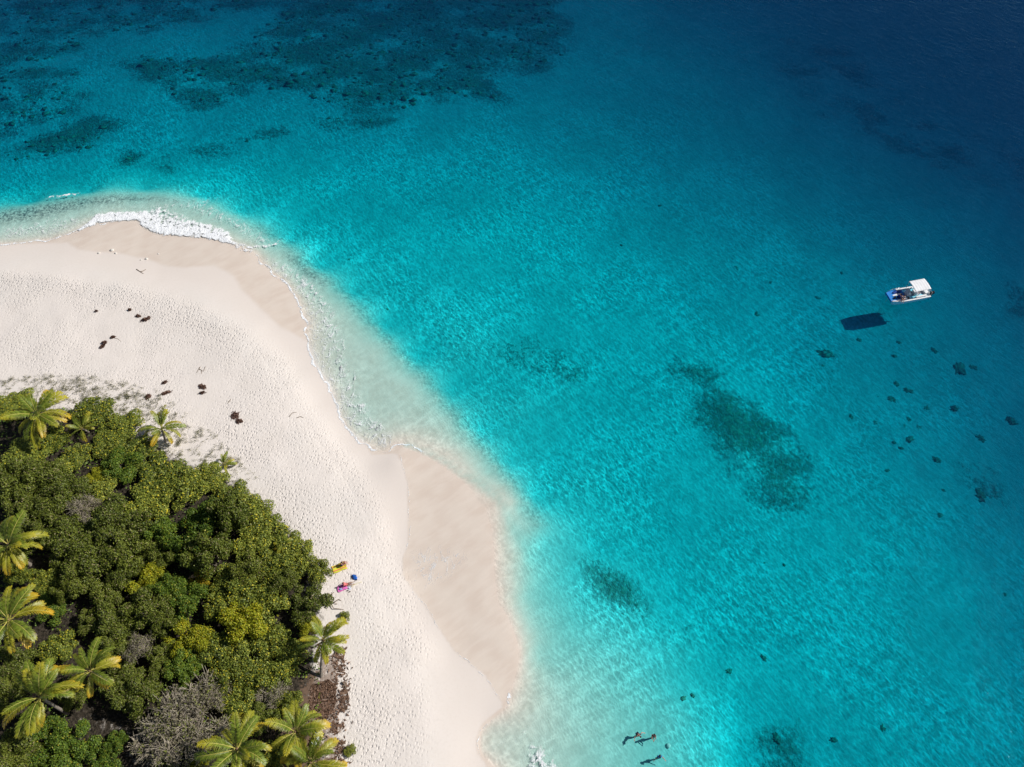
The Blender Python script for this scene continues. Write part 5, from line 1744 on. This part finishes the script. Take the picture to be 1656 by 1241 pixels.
# bow and stern rails
for s in (1, -1):
    bm = bmesh.new()
    tube_bm(bm, [(3.7, s * 1.08, .68), (3.85, s * 1.08, 1.02), (5.2, s * 1.0, 1.08), (5.95, s * .82, 1.06), (6.02, s * .80, .78)], .02, 8)
    tube_bm(bm, [(4.8, s * 1.03, .68), (4.8, s * 1.03, 1.06)], .018, 6)
    bm_obj("bow_rail", bm, STEEL, B, True)
    bm = bmesh.new()
    tube_bm(bm, [(.05, s * .55, .60), (-.15, s * .55, 1.15), (-.15, s * 1.0, 1.15), (.05, s * 1.05, .60)], .024, 8)
    bm_obj("stern_rail", bm, W_GEL, B, True)
bm = bmesh.new()
for s in (-.14, .14): tube_bm(bm, [(-.42, s, .28), (-.55, s, .55), (-.62, s, .95)], .02, 6)
for k in range(3): tube_bm(bm, [(-.47 - k * .06, -.14, .42 + k * .2), (-.47 - k * .06, .14, .42 + k * .2)], .016, 6)
bm_obj("boarding_ladder", bm, STEEL, B, True)
# outboards
for s in (1, -1):
    eo = empty("outboard_motor"); eo.parent = B; eo.location = (-.32, s * .78, .0)
    bm = bmesh.new()
    loft(bm, [[(-.28, -.16, .62), (.22, -.17, .62), (.22, .17, .62), (-.28, .16, .62)], [(-.32, -.19, .85), (.24, -.20, .82), (.24, .20, .82), (-.32, .19, .85)],
              [(-.28, -.16, 1.10), (.18, -.17, 1.02), (.18, .17, 1.02), (-.28, .16, 1.10)], [(-.18, -.10, 1.18), (.10, -.11, 1.10), (.10, .11, 1.10), (-.18, .10, 1.18)]])
    soften(bm, .03, 2)
    bm_obj("cowling", bm, BLACK_P, eo, True)
    bm = bmesh.new()
    loft(bm, [[(-.12, -.07, -.55), (.10, -.07, -.55), (.10, .07, -.55), (-.12, .07, -.55)], [(-.16, -.08, .62), (.16, -.08, .62), (.16, .08, .62), (-.16, .08, .62)]])
    bm_obj("leg", bm, BLACK_P, eo)
    bm = bmesh.new()
    box(bm, -.325, -.318, -.08, .08, .90, 1.02)
    bm_obj("emblem_plate", bm, W_GEL, eo)

def aboard(x, y, z):
    return B.matrix_world @ Vector((x, y, z))
bpy.context.view_layer.update()
DK = .70
def cargo(name, me, x, y, z, rz, label, cat):
    o = link_mesh(name, me)
    o.location = aboard(x, y, z)
    o.rotation_euler = (0, 0, hd_ + rz)
    tag(o, label, cat)
far_s = 1 if aboard(3, 1, 0).y > aboard(3, -1, 0).y else -1       # +1 when the boat's +Y side is the far side
cargo("folded_tarpaulin", lump("folded_tarpaulin", DARKBLUE, (.70, .20, .13), 21, .3, 3), 4.55, far_s * .62, DK + .05, 0.05, "dark blue tarpaulin heap along the boat's far side foredeck", "tarpaulin")
cargo("duffel_bag", lump("duffel_bag", BLACK_P, (.28, .15, .13), 22, .2, 3), 5.35, -far_s * .35, DK + .12, 0.7, "black bag lying near the boat's blue bow", "bag")
cargo("duffel_bag", lump("duffel_bag", BLACK_P, (.26, .16, .13), 23, .2, 3), 3.35, -far_s * .72, .60, 0.2, "black bag beside the boat's console", "bag")
bm = bmesh.new()
lo = [bm.verts.new((.72 * math.cos(t), .16 * math.sin(t), 0)) for t in [k * math.pi / 10 for k in range(20)]]
f = bm.faces.new(lo)
ext = bmesh.ops.extrude_face_region(bm, geom=[f])
for v in ext['geom']:
    if isinstance(v, bmesh.types.BMVert): v.co.z += .07
bmesh.ops.recalc_face_normals(bm, faces=bm.faces)
me = bpy.data.meshes.new("white_board"); bm.to_mesh(me); bm.free(); me.materials.append(W_GEL)
cargo("white_board", me, 4.75, far_s * .12, DK + .03, -0.05 * far_s, "slim white board lying across the boat's blue foredeck", "board")
for k in range(2):
    bm = bmesh.new()
    box(bm, -.16, .16, -.30, .30, 0, .10)
    soften(bm, .03, 2)
    me = bpy.data.meshes.new("seat_cushion"); bm.to_mesh(me); bm.free(); me.materials.append(W_GEL)
    cargo("seat_cushion", me, 3.78 + k * .38, -far_s * .62, DK - .05, 0.35, "white seat cushion beside the black bag on the boat" if k == 0 else "white seat cushion nearer the boat's bow", "cushion")
q = aboard(4.72, -far_s * .42, DK)
person(q, hd_ + R(200), 'sit', (((.16, .25, .38), (.36, .17, .43)), ((.16, -.25, .38), (.36, -.17, .43))), "dark-haired person in blue sitting on the boat's foredeck", SKIN_C, H_DARK, [("top", 'top', simple("royal_blue_cloth", (0.012, 0.06, 0.36), 0.8, 0.15)), ("shorts", 'shorts', NAVY)])
q = aboard(4.32, -far_s * .78, DK)
person(q, hd_ + R(60), 'sit', (((.16, .25, .38), (.36, .17, .43)), ((.16, -.25, .38), (.36, -.17, .43))), "person in a white top sitting by the boat's near rail", SKIN_A, H_BROWN, [("top", 'top', WHITE_C), ("shorts", 'shorts', NAVY)])
q = aboard(1.55, -far_s * .35, .455)
person(q, hd_ + R(10), 'stand', (((.20, .28, 1.14), (.42, .20, 1.10)), ((.10, -.30, 1.12), (.25, -.32, .98))), "person in a yellow top standing under the boat's canopy", SKIN_A, H_DARK, [("top", 'top', YELLOW_C), ("shorts", 'shorts', NAVY)], False, 1.0)

# anchor line from the bow down to the sea floor
b0 = aboard(6.1, 0, .55)
e0 = ground(1404, 524)
bm = bmesh.new()
tube_bm(bm, [(0, 0, 0)] + [((e0.x - b0.x) * t, (e0.y - b0.y) * t, (e0.z - b0.z) * t - 0.35 * math.sin(math.pi * t)) for t in (.2, .4, .6, .8, 1.0)], .018, 6)
o = bm_obj("anchor_line", bm, simple("pale_rope", (0.62, 0.62, 0.56), 0.9, 0.1), None, True)
o.location = b0
tag(o, "thin pale anchor line running from the boat's bow down through the water", "rope")
